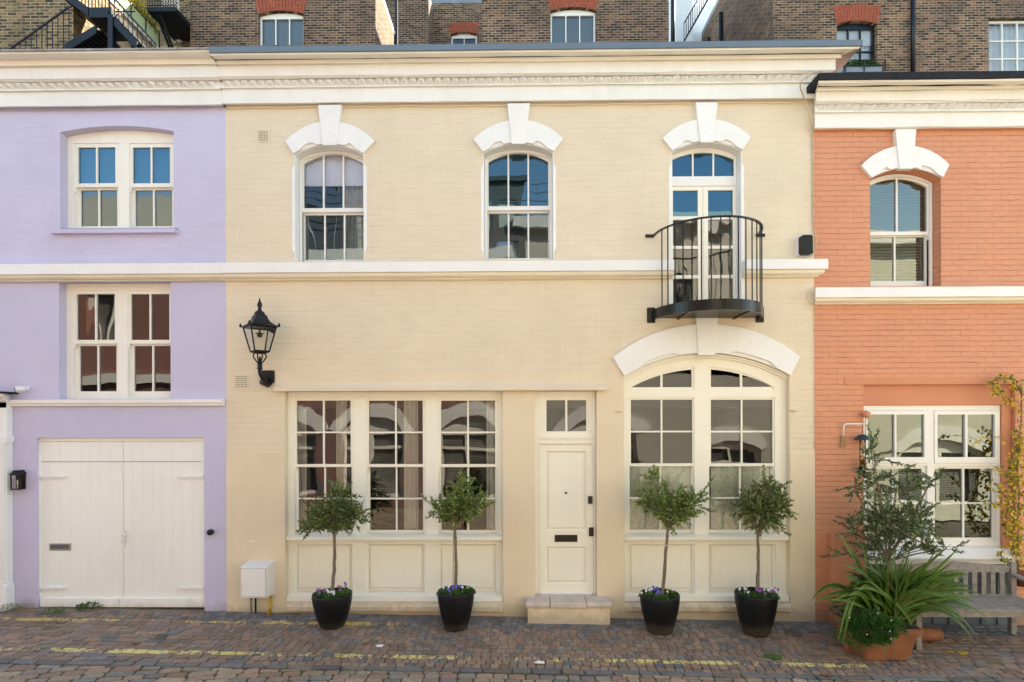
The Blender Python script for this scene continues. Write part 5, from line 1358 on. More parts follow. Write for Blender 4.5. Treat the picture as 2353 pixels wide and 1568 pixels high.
# daisy cushion spilling over the planter
dc_ = P(2006, 1442, Yt-.19); t = thing('daisy_cushion', 'dark green cushion of tiny leaves with small white daisies spilling over the planter', 'trailing plant', tuple(dc_))
mb = MB()
for i in range(5200):
    v = rv(); v = v*(.72+.28*random.random())
    if i % 2: v.normalize(); v *= random.uniform(.75, 1.05)
    lump = 1+.30*math.sin(v.x*6+1)*math.cos(v.z*5+2)+.12*math.sin(v.x*17+v.z*11)
    p = Vector((dc_.x-.01+v.x*.335*lump, dc_.y+.04+v.y*.20, dc_.z+v.z*.17*lump-.02-.10*max(0, -v.x)*max(0, -v.z))); leafq(mb, p, v+rv()*.7+Vector((0,-.2,.2)), rv(), random.uniform(.024, .040), .016)
mb.build('foliage', M['leaf_bush'], t)
for (a, b) in ((1952, 1425), (2017, 1415), (2048, 1432), (1992, 1464), (2045, 1457), (2047, 1474)):
    p = P(a, b-6, Yt-.41); b_ = MB()
    for k in range(8):
        an = 2*PI*k/8; leafq(b_, p, Vector((math.cos(an), -.15, math.sin(an))), Vector((0,-1,0)), .009, .005)
    b_.build('bloom', M['petal_white'], t)
# vine on the coral wall
random.seed(11)
vn = thing('climbing_vine', 'climbing shrub with yellow and green autumn leaves beside the coral window', 'climber', (X(2335, -.1, 1300), -.1, gz(6.9)))
st = MB(); lv = MB(); lg_ = MB()
def stem(pts, r_=.006, dens=26, spread=.055, yel=.5):
    q = [P(a, b, y_) for a, b, y_ in pts]; sp_ = []
    for i in range(len(q)-1):
        for k in range(5): sp_.append(q[i].lerp(q[i+1], k/5)+rv()*.008)
    sp_.append(q[-1]); st.tube(sp_, r_, 5)
    ln = sum((sp_[i+1]-sp_[i]).length for i in range(len(sp_)-1))
    for i in range(int(ln*dens*1.7)):
        p = random.choice(sp_)+rv()*spread; (leafq)(lv if random.random() < yel else lg_, p, rv()+Vector((0,-.3,-.2)), Vector((0,-1,.2))+rv()*.6, random.uniform(.036, .06), random.uniform(.03, .045))
stem([(2340, 1330, -.08), (2338, 1250, -.1), (2342, 1150, -.1), (2338, 1060, -.12), (2345, 980, -.1), (2348, 900, -.1), (2320, 872, -.14), (2290, 868, -.15), (2275, 885, -.15)], .009, 34)
stem([(2345, 1340, -.08), (2325, 1240, -.15), (2310, 1200, -.18), (2325, 1120, -.15), (2320, 1060, -.15), (2350, 1010, -.1)], .007, 75)
stem([(2330, 1100, -.12), (2300, 1085, -.2), (2285, 1080, -.22)], .004, 60); stem([(2325, 1180, -.12), (2300, 1160, -.2), (2272, 1158, -.25)], .004, 70)
stem([(2320, 1150, -.12), (2300, 1130, -.2), (2285, 1110, -.25)], .004, 70)
stem([(2330, 930, -.12), (2300, 905, -.2), (2292, 880, -.2)], .004, 45); stem([(2350, 950, -.1), (2315, 925, -.15), (2286, 902, -.2), (2278, 880, -.2)], .004, 45)
stem([(2345, 905, -.1), (2335, 880, -.12), (2356, 870, -.1)], .004, 30); stem([(2342, 1250, -.1), (2312, 1262, -.2), (2290, 1275, -.22)], .004, 30)
stem([(2340, 1030, -.1), (2300, 1005, -.2), (2262, 1008, -.25), (2235, 1022, -.28)], .003, 12, .03, 1.0); stem([(2340, 1330, -.1), (2315, 1290, -.2), (2296, 1272, -.2)], .004, 60)
for k in range(9):
    y_ = 1010+k*34; stem([(2345, y_, -.08), (2330+random.uniform(-8, 14), y_-20, -.16)], .003, 110, .08, .5)
st.build('stem', M['bark'], vn); lv.build('yellow_leaves', M['leaf_yellow'], vn); lg_.build('green_leaves', M['leaf_mix'], vn)
# weeds
def weed(px_, py_, r_, h, n, label, lm='leaf_green', ll=.035):
    q = ground_at(px_, py_); t = thing('weed', label, 'weed', (q.x, q.y, gz(q.x, q.y)), 'weeds in the paving joints')
    mb = MB(); stt = MB(); g = gz(q.x, q.y)
    for i in range(n):
        v = rv(); p = Vector((q.x+v.x*r_, q.y+v.y*r_*.6, g+.01+abs(v.z)*h)); leafq(mb, p, Vector((v.x, v.y-.2, .5))+rv()*.5, rv(), random.uniform(.5, 1)*ll, ll*.38)
    for i in range(4):
        v = rv(); stt.tube([(q.x+v.x*r_*.4, q.y, g), (q.x+v.x*r_, q.y+v.y*.05, g+h*1.2)], .0015, 4)
    mb.build('foliage', M[lm], t); stt.build('stem', M['bark'], t)
random.seed(31)
weed(205, 1400, .17, .075, 170, 'broad leaved green weed at the foot of the garage doors', 'leaf_green', .055)
weed(128, 1412, .17, .09, 260, 'loose fine leaved weed in front of the left garage door', 'leaf_green', .03)
weed(20, 1408, .22, .10, 260, 'straggly weeds at the foot of the lilac wall by the doorcase', 'leaf_mix', .03)
weed(60, 1402, .14, .13, 80, 'thin dry weed sprigs at the left garage door jamb', 'leaf_mix', .022)
weed(110, 1438, .35, .02, 240, 'flat mossy weed patch on the setts before the garage', 'leaf_green', .022)
weed(1845, 1425, .10, .10, 50, 'thin weeds at the foot of the right end of the cream wall', 'leaf_mix', .02)
# leaves lying about and specks
random.seed(77)
litter = [(1777, 1513, .11, 'leaf_green', 'large green leaf lying by the yellow line at the right'), (314, 1481, .06, 'terracotta', 'rust brown leaf on the setts before the lilac house'), (841, 1482, .045, 'terracotta', 'small orange brown leaf between the two left pots'), (873, 1489, .05, 'white_plastic', 'scrap of pale paper on the setts in front of the left bay'), (1241, 1527, .06, 'white_plastic', 'torn white paper scraps on the edge of the road'), (1900, 1555, .06, 'terracotta', 'orange leaf on the road at the right'), (2180, 1502, .05, 'leaf_yellow', 'yellow leaf right of the terracotta planter'), (2212, 1506, .05, 'leaf_yellow', 'second yellow leaf, further right of the planter'), (1700, 1398+100, .03, 'terracotta', 'tiny brown leaf in front of the rightmost pot'), ]
for a, b, l, mt, lab in litter:
    q = ground_at(a, b); g = gz(q.x, q.y)+.018; mb = MB(); n = 9; an = random.uniform(0, 6)
    ring = [(q.x+l*(1+.3*math.cos(2*k))*math.cos(2*PI*k/n+an), q.y+l*.7*math.sin(2*PI*k/n+an), g+random.uniform(0, .012)) for k in range(n)]
    mb.add(ring+[(q.x, q.y, g+.010)], [(k, (k+1) % n, n) for k in range(n)])
    nm = 'paper_scrap' if mt == 'white_plastic' else 'fallen_leaf'
    tag(mb.build(nm, M[mt]), lab, 'litter' if nm == 'paper_scrap' else 'leaf', 'litter on the setts')
mb = MB()
for i in range(800):
    k = random.random(); a = random.uniform(0, 2340); b = random.uniform(1425, 1566)
    if k < .35: a = random.gauss(700, 60); b = random.gauss(1450, 14); 
    if k < .2: a = random.gauss(110, 60); b = random.gauss(1440, 10)
    q = ground_at(a, b)
    if q.y > -.06: continue
    leafq(mb, Vector((q.x, q.y, gz(q.x, q.y)+random.uniform(.008, .02))), Vector((random.uniform(-1,1), random.uniform(-1,1), .1)), Vector((0,0,1)), random.uniform(.008, .022), .008)
tag(mb.build('leaf_crumbs', M['leaf_mix']), 'crumbs of dry leaf and grit scattered over the setts', None, None, 'stuff')
M['moss'] = leafmat('moss tufts', (.03,.06,.01), (.10,.17,.02), .8, .1)
mb = MB(); cen = [(random.uniform(0, 900), random.uniform(1530, 1568)) for _ in range(16)]+[(random.uniform(1850, 2340), random.uniform(1520, 1568)) for _ in range(12)]+[(random.uniform(0, 500), random.uniform(1470, 1500)) for _ in range(6)]
for i in range(7000):
    c = random.choice(cen); a = random.gauss(c[0], 26); b = random.gauss(c[1], 5); q = ground_at(a, b)
    if q.y > -.1: continue
    leafq(mb, Vector((q.x, q.y, gz(q.x, q.y)-.012)), rv()+Vector((0,0,.8)), rv(), random.uniform(.008, .02), .006)
tag(mb.build('moss', M['moss']), 'bright green moss growing in the joints of the road', None, None, 'stuff')
# drain covers
for (a, b, r_, lab) in ((370, 1472, .075, 'small round iron cover set in the paving before the garage'), (1823, 1463, .10, 'round sunken iron cover in the paving at the right end of the cream house')):
    q = ground_at(a, b-6); g = gz(q.x, q.y)+.017; t = thing('drain_cover', lab, 'drain cover', (q.x, q.y, g))
    mb = MB().lathe([(0, 0), (r_, 0), (r_, .010), (r_*.9, .012), (r_*.88, .008), (0, .008)], (q.x, q.y, g), 28)
    for k in range(-3, 4): mb.box(q.x-r_*.7*math.sqrt(1-(k/4.5)**2), q.x+r_*.7*math.sqrt(1-(k/4.5)**2), q.y+k*r_*.2-.004, q.y+k*r_*.2+.004, g+.008, g+.012)
    mb.build('cover_plate', M['cover'], t); MB().lathe([(r_*1.0, -.01), (r_*1.12, -.01), (r_*1.12, .006), (r_*1.0, .006)], (q.x, q.y, g), 28).build('cover_ring', M['cover'], t)

# ------------------------------------------------------------------ bench
bg = gz(X(2250, -.6)); bxl = X(2050, -.35, 1300); bxr = X(2319, -.35, 1330)
bench = thing('garden_bench', 'weathered silver grey wooden garden bench against the coral house', 'bench', ((bxl+bxr)/2, -.6, bg))
zt_ = Z(1295, -.35, 2300); zsb = Z(1388, -.40, 2200); zsf = Z(1404, -.92, 2200)
xr_ = bxr+.0
mb = MB()
n = 16; crest = []
for i in range(n+1):
    x = bxl+(xr_-bxl)*i/n; crest.append((x, zt_-.03+.05*math.sin(PI*(i/n))**2))
low = [(x, zt_-.115) for x, z in crest][::-1]
MB().slab((crest+low)[::-1], [], -.36, -.32).build('top_rail', M['wood_grey'], bench, bevel=.004)
MB().box(bxl, xr_, -.385, -.345, zsb+.045, zsb+.115).build('lower_rail', M['wood_grey'], bench, bevel=.004)
x = bxl+.08
while x < xr_-.06:
    MB().box(x, x+.062, -.362, -.345, zsb+.1, zt_-.10).build('back_slat', M['wood_grey'], bench); x += .120
for xx in (bxl-.06, xr_):
    MB().box(xx, xx+.07, -.385, -.315, bg-.0, zt_+.02).build('rear_leg', M['wood_grey'], bench, bevel=.008)
    MB().box(xx, xx+.07, -.90, -.83, bg, zsf+.22).build('front_leg', M['wood_grey'], bench, bevel=.008)
    mbb = MB().slab([(0, 0)]*3, [], 0, 0) if False else MB()
    vs = [(xx-.01, -.93, zsf+.22), (xx+.085, -.93, zsf+.22), (xx+.085, -.38, zsf+.27), (xx-.01, -.38, zsf+.27)]
    mbb.add(vs+[(a, b, c+.035) for a, b, c in vs], [(3,2,1,0), (4,5,6,7), (0,1,5,4), (1,2,6,5), (2,3,7,6), (3,0,4,7)]); mbb.build('armrest', M['wood_grey'], bench, bevel=.008)
for k in range(7):
    y_ = -.43-.072*k; MB().box(bxl-.04, xr_+.05, y_-.06, y_, zsf-.002*k+.0, zsf+.022-.002*k).build('seat_slat', M['wood_grey'], bench, bevel=.004)
MB().box(bxl+.0, xr_+.01, -.905, -.87, zsf-.085, zsf-.016).build('front_rail', M['wood_grey'], bench, bevel=.004)
MB().box(bxl, xr_, -.40, -.36, zsf-.07, zsf-.016).build('back_rail', M['wood_grey'], bench)

# ------------------------------------------------------------------ terrace behind
def rear(name, label, px0, px1, Y, ztop, mat, wins=(), depth=6, x0=None, x1=None, refpy=60, pipes=()):
    x0 = P(px0, refpy, Y).x if x0 is None else x0; x1 = P(px1, refpy, Y).x if x1 is None else x1
    t = thing(name, label, 'building', ((x0+x1)/2, Y+.5, -.5)); hs = []; info = []
    for w in wins:
        q = rc(w['r'][0], w['r'][1], w['r'][2], w['r'][3], Y)
        rise = w.get('rise', 0.07)
        f = arcf(q[0], q[1], q[3]-rise, q[3]) if rise else None
        hs.append(arched(q[0], q[1], q[2], f, 10) if f else rect(*q)); info.append((w, q, f, rise))
    MB().slab(rect(x0, x1, -.5, ztop), hs, Y, Y+.3).build('wall', M[mat], t)
    MB().box(x0, x0+.25, Y+.3, Y+depth, -.5, ztop).box(x1-.25, x1, Y+.3, Y+depth, -.5, ztop).box(x0+.25, x1-.25, Y+depth-.25, Y+depth, -.5, ztop).build('side_wall', M[mat], t)
    MB().box(x0+.001, x1-.001, Y+.001, Y+depth-.001, ztop+.001, ztop+.2).build('roof', M['lead'], t)
    for w, q, f, rise in info:
        Yw = Y+.12; fw = w.get('fw', .05); fm = w.get('fm', 'white_timber')
        # window frame with glazing bars
        hs = []; nx, nz = w.get('n', (3, 1)); gx0, gx1, gz0, gz1 = q[0]+fw, q[1]-fw, q[2]+fw, q[3]-rise-fw*1.3
        b_ = w.get('bar', .028)
        for i in range(nx):
            for k in range(nz):
                hs.append(rect(gx0+(gx1-gx0)*i/nx+(b_/2 if i else 0), gx0+(gx1-gx0)*(i+1)/nx-(b_/2 if i < nx-1 else 0), gz0+(gz1-gz0)*k/nz+(b_/2 if k else 0), gz0+(gz1-gz0)*(k+1)/nz-(b_/2 if k < nz-1 else 0)))
        o = arched(q[0]+.002, q[1]-.002, q[2]+.002, (lambda x, f=f: f(x)-.003), 10) if f else rect(q[0]+.002, q[1]-.002, q[2]+.002, q[3]-.002)
        wo = MB().slab(o, hs, Yw, Yw+.06).build('window', M[fm], t)
        pane(wo, gx0-.01, gx1+.01, Yw+.04, gz0-.01, gz1+.01, 'glass_flat')
        if w.get('blind'): MB().box(q[0], q[1], Yw+.12, Yw+.125, q[2]+(q[3]-q[2])*w.get('bl', 0), q[3]).build('blind', M[w['blind']], wo)
        if w.get('curt'): curtain_mesh(q[0], q[1], Yw+.2, q[2], q[3], .03, .16, 'blind_pale', wo)
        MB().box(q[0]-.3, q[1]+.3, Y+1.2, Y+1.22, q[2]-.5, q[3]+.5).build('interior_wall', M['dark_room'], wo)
        if w.get('arch'):
            a0, a1, at = w['arch']; qa = rc(a0, at, a1, w['r'][1], Y); hh = qa[3]-q[3]+.0
            n = 15; mb = MB(); cxm = (q[0]+q[1])/2; za = q[3]-rise
            sp = (qa[1]-qa[0])/2; spb = (q[1]-q[0])/2+.01
            topz = qa[3]; 
            for i in range(n):
                def e(i_):
                    u = -1+2*i_/n; xb = cxm+u*spb; xt = cxm+u*sp
                    zb_ = (f(min(max(xb, q[0]), q[1])) if f else q[3]); zt_ = topz+.05*(1-u*u)-.05
                    return xb, xt, zb_, zt_
                a = e(i+.09); b = e(i+.91)
                mb.slab([(a[0], a[2]), (b[0], b[2]), (b[1], b[3]), (a[1], a[3])], [], Y-.012, Y-.002)
            mb.slab([(cxm-spb, za), (cxm+spb, za), (cxm+sp, topz-.05), (cxm-sp, topz-.05)], [], Y-.006, Y-.001, 1) if not f else None
            mb.build('brick_arch', [M['red_arch'], M['red_joint']], t)
    for (pa, pb, ya, yb, r_) in pipes:
        p0 = P(pa, ya, Y-.08); p1 = P(pb, yb, Y-.08)
        MB().tube([p0, p1], r_, 10).build('downpipe', M['iron'], t, True)
    return t
HT = 18.2
rear('terraced_house', 'brown brick back wall behind the black fire escape at the far left', -420, 404, 10.5, HT, 'brick_yellow',
     [dict(r=(-30, 30, 37, 190), rise=.10, n=(2, 2), arch=(-36, 42, -12), fw=.10, curt=True)], 6, pipes=((67, 67, -60, 140, .03),))
rear('terraced_house', 'dark brick rear wing with a three light window, above the left cream arched window', 437, 863, 9, 15.75, 'brick_dark',
     [dict(r=(594, 25, 697, 104), rise=.10, n=(3, 1), arch=(584, 704, -6), blind='blind_grey')], 5.5, pipes=((660+0, 660, -50, -49, .01),))
rear('terraced_house', 'recessed dark brick wall with no window, between the rear wings', 863, 985, 12.5, HT-.4, 'brick_dark', [], 4)
rear('terraced_house', 'recessed warm brick wall with a small sash window, above the middle of the cream house', 985, 1112, 13.5, HT, 'brick_red',
     [dict(r=(1036, 74, 1096, 150), rise=.08, n=(2, 2), arch=(1030, 1102, 51), fw=.06)], 4, pipes=((980.5, 980.5, -80, 140, .055),))
rear('terraced_house', 'dark brick rear wing with a frosted three light window, between pipes and white stack', 1107, 1537, 9, 16.9, 'brick_dark',
     [dict(r=(1265, 17, 1369, 98), rise=.10, n=(3, 1), arch=(1260, 1376, -11), blind='blind_grey')], 5.5)
rear('terraced_house', 'tall brown brick house with a black framed window, behind the coral house', 1777, 2950, 9, HT, 'brick_red',
     [dict(r=(1923, 48, 2015, 170), rise=.10, n=(3, 2), arch=(1918, 2030, 11), fm='iron', fw=.05, bar=.035, curt=True, blind='blind_pale', bl=.62),
      dict(r=(2272, 42, 2420, 175), rise=0, n=(4, 3), fm='white_timber', fw=.05, bar=.03, curt=True)], 8, pipes=((2098, 2098, -60, 175, .06),))
# pale painted stack and slender wall beyond the gap
q0 = P(1553, 60, 15).x; q1 = P(1592, 60, 15).x
w = thing('chimney_stack', 'white painted brick stack in the gap between the rear wings', 'chimney', ((q0+q1)/2, 15, -.5))
MB().box(q0, q1, 15, 18, -.5, P(1570, -40, 15).z).box(q1+.001, q1+1.6, 15.6, 18, -.5, P(1600, 14, 15.6).z).build('stack', M['brick_white'], w)
MB().tube([P(1546, -60, 14), P(1546, 130, 14)], .08, 10).build('downpipe', M['iron'], w, True)
# railing running up beside the dark side wall
rl = thing('roof_stair_railing', 'black railing climbing steeply in the gap left of the dark side wall', 'railing', tuple(P(1570, 95, 12)))
a0 = P(1572, 95, 12); a1 = P(1632, -10, 12); mb = MB().tube([a0+Vector((0,0,.0)), a1], .03, 6).tube([a0+Vector((0,0,.62)), a1+Vector((0,0,.62))], .022, 6)
mb.build('handrail', M['iron'], rl)
for i in range(13):
    p = a0.lerp(a1, i/12); MB().tube([p, p+Vector((0,0,.62))], .014, 5).build('baluster', M['iron'], rl)
# downpipes on the dark flank (right side wall of the gap)
fx = P(1777, 60, 9).x-.07
dp = thing('soil_pipe', 'pair of black soil pipes on the shaded brick flank', 'pipe', (fx, 12, 8))
for y_ in (13.2, 14.6): MB().tube([(fx, y_, 8), (fx, y_, 17.5)], .075, 10).build('pipe', M['iron'], dp, True)
# sloping pipes seen along the left wing's flank
fx = P(863, 60, 9).x+.07
dp = thing('soil_pipe', 'black soil pipe on the sunlit brick flank above the cream cornice', 'pipe', (fx, 11.6, 8))
MB().tube([(fx, 11.6, 8), (fx, 11.6, 18)], .05, 10).build('pipe', M['iron'], dp, True)
# window box at the black window
c = P(1975, 158, 8.8); wb = thing('window_box', 'clipped green box plants in a black railed window box under the black window', 'window box', tuple(c))
x0 = P(1921, 158, 8.8).x; x1 = P(2034, 158, 8.8).x
mb = MB()
zt_ = P(1975, 147, 8.8).z; zb_ = P(1975, 164, 8.8).z
for (a, b) in (((x0, 8.95), (x0+.15, 8.62)), ((x0+.15, 8.62), (x1-.1, 8.62)), ((x1-.1, 8.62), (x1, 8.95))):
    for z_ in (zt_, zb_+.06): mb.tube([(a[0], a[1], z_), (b[0], b[1], z_)], .014, 6)
for xx in (x0+.15, (x0+x1)/2, x1-.1): mb.tube([(xx, 8.62, zb_-.1), (xx, 8.62, zt_)], .016, 6)
mb.build('railing', M['iron'], wb)
MB().box(x0+.22, x1-.18, 8.66, 8.88, zb_-.1, zb_+.05).build('trough', M['lead'], wb)
mb = MB()
for i in range(1800):
    v = rv(); leafq(mb, Vector(((x0+x1)/2+.02+v.x*(x1-x0)*.37, 8.77+v.y*.13, zb_+.13+v.z*.14)), v+rv(), rv(), .05, .03)
mb.build('foliage', M['leaf_bush'], wb)
# fire escape -----------------------------------------------------------------
YF = 5.2
fe = thing('fire_escape', 'blue black iron fire escape stair with thin railings, behind the lilac house roof', 'staircase', tuple(P(200, 110, YF)))
def flight(a, b, w, name, rail=True, nb=9, rh=.95, up=1):
    A0 = P(a[0], a[1], YF); B0 = P(b[0], b[1], YF)
    for dy in (0, w):
        mb = MB(); o = Vector((0, dy, 0)); h = .20
        mb.slab([(A0.x, A0.z), (B0.x, B0.z), (B0.x, B0.z+h), (A0.x, A0.z+h)], [], YF+dy-.02, YF+dy+.02).build('stringer', M['iron'], fe)
    n = 9; mb = MB()
    for i in range(n):
        p = A0.lerp(B0, (i+.5)/n); mb.box(p.x-.13, p.x+.13, YF+.02, YF+w-.02, p.z+.10, p.z+.13)
    mb.build('treads', M['iron'], fe)
flight((140, -8), (206, 40), .8, 's'); flight((250, 46), (316, 116), .8, 's'); flight((222, 78), (150, 122), .8, 's')
a = P(203, 40, YF); b = P(256, 32, YF)
MB().box(a.x, b.x, YF-.02, YF+.85, a.z-.02, a.z+.22).build('landing', M['iron'], fe, bevel=.01)
q = rc(251, 36, 262, 118, YF); MB().box(q[0], q[1], YF-.05, YF+.08, q[2]-.8, q[3]).box(q[0], q[1], YF+.74, YF+.86, q[2]-.8, q[3]).build('post', M['iron'], fe)
def railing(a, b, hpx, nb, Yr, bot=None):
    A0 = P(a[0], a[1], Yr); B0 = P(b[0], b[1], Yr)
    MB().tube([A0, B0], .024, 7).build('handrail', M['iron'], fe)
    for i in range(nb+1):
        p = A0.lerp(B0, i/nb); zb_ = (bot if bot is not None else p.z-hpx/100)
        if p.z-zb_ > .05: MB().tube([p, (p.x, p.y, zb_)], .011, 5).build('baluster', M['iron'], fe)
railing((22, 114), (158, 17), 0, 11, YF-.3, P(100, 122, YF-.3).z)
railing((188, -24), (250, -24), 60, 8, YF+.02)
railing((252, -15), (358, 102), 62, 10, YF+.02)
A0 = P(262, 12, YF); B0 = P(352, 112, YF); MB().tube([A0, B0], .012, 5).build('mid_rail', M['iron'], fe)
A0 = P(252, 27, YF+.3); B0 = P(312, 27, YF+.3); MB().tube([A0, B0], .016, 5).build('mid_rail', M['iron'], fe)
# garden wall with glass balustrade and shrub
gw = thing('terrace_wall', 'sunlit yellow brick terrace wall topped with a frosted green screen, behind the fire escape', 'wall', (-9.6, 7, -.5))
zt_ = 13.57; WX = WN = -10.53; YN, YFr = 5.6, 8.95
MB().box(WN-3, WN, YN, YFr, -.5, zt_).build('wall', M['brick_yellow'], gw)
MB().box(WN-.14, WN+.03, YN, YFr, zt_+.001, zt_+.06).build('coping', M['stone'], gw)
mb = MB().box(WN-.05, WN-.03, YN, YFr, zt_+.061, zt_+.55)
mb.build('balustrade_panel', M['green_panel'], gw)
mb = MB().tube([(WN-.04, YN, zt_+.57), (WN-.04, YFr, zt_+.57)], .025, 6)
for k in range(6): mb.tube([(WN+.0, YN+.2+k*.62, zt_+.06), (WN+.0, YN+.2+k*.62, zt_+.57)], .014, 5)
mb.build('handrail', M['iron'], gw)
sh = thing('hedge_shrub', 'yellow green leafy shrub spilling over the terrace wall at the upper left', 'shrub', (WX-.3, 8, zt_))
for nm, mt, nn, dz in (('foliage', 'leaf_mix', 4200, 0), ('yellow_leaves', 'leaf_yellow', 1800, .12)):
    mb = MB()
    for i in range(nn):
        k = random.random(); v = rv()
        leafq(mb, Vector((WN-.30+v.x*.30, YN+.4+2.9*k+v.y*.2, zt_+.62+dz+v.z*.42*(1+.4*math.sin(k*17)))), v+rv(), rv(), random.uniform(.05, .09), .04)
    mb.build(nm, M[mt], sh)
MB().tube([(WX-.35, 7.6, zt_), (WX-.3, 7.7, zt_+.8)], .03, 6).build('stem', M['bark'], sh)
# small iron balcony with white lattice
c0 = P(338, 25, 8.3); c1 = P(405, 25, 8.3)
ib = thing('iron_balcony', 'small dark iron balcony with a white lattice screen at the upper left', 'balcony', ((c0.x+c1.x)/2, 8.5, c0.z))
MB().box(c0.x, c1.x, 8.3, 9.6, c0.z-.02, c0.z+.10).build('balcony_floor', M['iron'], ib)
mb = MB()
for k in range(12):
    xx = c0.x+(c1.x-c0.x)*k/11; mb.tube([(xx, 8.3, c0.z), (xx, 8.3, c0.z+1)], .010, 5)
mb.tube([(c0.x, 8.3, c0.z+.15), (c1.x, 8.3, c0.z+.15)], .014, 5); mb.build('railing', M['iron'], ib)
mb = MB(); s0 = P(372, 25, 8.36).x; s1 = P(412, 25, 8.36).x; zz0 = c0.z+.05
W_ = s1-s0
for k in range(-10, int(W_/.1)+1):
    for sg in (0, 1):
        t0 = max(0, -k*.1); t1 = min(1.0, W_-k*.1)
        if t1-t0 < .05: continue
        xa_, xb_ = k*.1+t0, k*.1+t1
        if sg: xa_, xb_ = W_-xa_, W_-xb_
        mb.tube([(s0+xa_, 8.36+sg*.01, zz0+t0), (s0+xb_, 8.36+sg*.01, zz0+t1)], .011, 4)
mb.build('lattice_screen', M['white_timber'], ib)
for xx in (c0.x+.2, c1.x-.55): MB().tube([(xx, 8.4, c0.z-.02), (xx, 9.6, c0.z-1.1)], .04, 6).build('bracket', M['iron'], ib)
# shield shaped alarm box with its name
c = P(412, 88, 9.6); al = thing('alarm_box', 'small white shield shaped alarm box on the rear brick wall at the upper left', 'alarm box', tuple(c))
k_ = .16
shp = [(0, -1), (.45, -.62), (.85, .0), (.95, .72), (.6, .9), (0, .98), (-.6, .9), (-.95, .72), (-.85, 0), (-.45, -.62)]
MB().slab([(c.x+a*k_*.8, c.z+b*k_) for a, b in shp], [], 9.55, 9.66).build('shield', M['white_plastic'], al, bevel=.01)
MB().box(c.x-.5, c.x+.5, 9.662, 9.9, c.z-5, c.z+5).build('wall_pier', M['brick_dark'], al) if False else None
def text(s, loc, size, mat, parent, extr=.002):
    cu = bpy.data.curves.new('lettering', 'FONT'); cu.body = s; cu.size = size; cu.align_x = 'CENTER'; cu.align_y = 'CENTER'; cu.extrude = extr
    o = bpy.data.objects.new('t', cu); me = bpy.data.meshes.new_from_object(o); bpy.data.objects.remove(o)
    me.name = 'lettering'; me.materials.clear(); me.materials.append(M[mat]); o = bpy.data.objects.new('lettering', me); COL.objects.link(o)
    o.parent = parent; o.rotation_euler = (PI/2, 0, 0); o.location = Vector(loc)-rootloc(parent); return o
text('BANHAM', (c.x, 9.547, c.z+.07), .055, 'dark_panel', al)
# the narrow brick return that carries it
rp = rear('brick_pier', 'narrow brown brick return carrying the alarm box at the upper left', 405, 437, 9.67, HT, 'brick_yellow', [], 4)

# ------------------------------------------------------------------ houses across the mews (seen in the window panes)
M['mauve'] = paint('brown pink render', (.25,.14,.125), .6, .1, 1, .3)
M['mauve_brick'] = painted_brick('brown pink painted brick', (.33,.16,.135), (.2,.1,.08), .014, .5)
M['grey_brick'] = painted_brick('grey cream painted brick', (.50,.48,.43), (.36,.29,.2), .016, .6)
M['blind_window'] = paint('pale aqua window blind', (.50,.62,.58), .5, .1, 1, 0)
M['pale_wall'] = paint('pale cream wall', (.62,.60,.52), .6, .1, 1, .3)
def shutter_mat():
    m, nt, b = nodes('grey louvred shutters'); p = pos(nt); q = N(nt, 'ShaderNodeSeparateXYZ'); L(nt, p, q.inputs[0])
    st = math_(nt, 'PINGPONG', q.outputs[2], .035); f = ramp(nt, math_(nt, 'DIVIDE', st, .035), [(.15, 0), (.6, 1)])
    nn = ramp(nt, noise(nt, p, .8, 3), [(.42, .25), (.6, 1)])
    L(nt, mix(nt, nn, (.03,.03,.032), mix(nt, f, (.05,.05,.05), (.34,.33,.31))), b.inputs['Base Color']); b.inputs['Roughness'].default_value = .4; return m
M['shutter'] = shutter_mat()
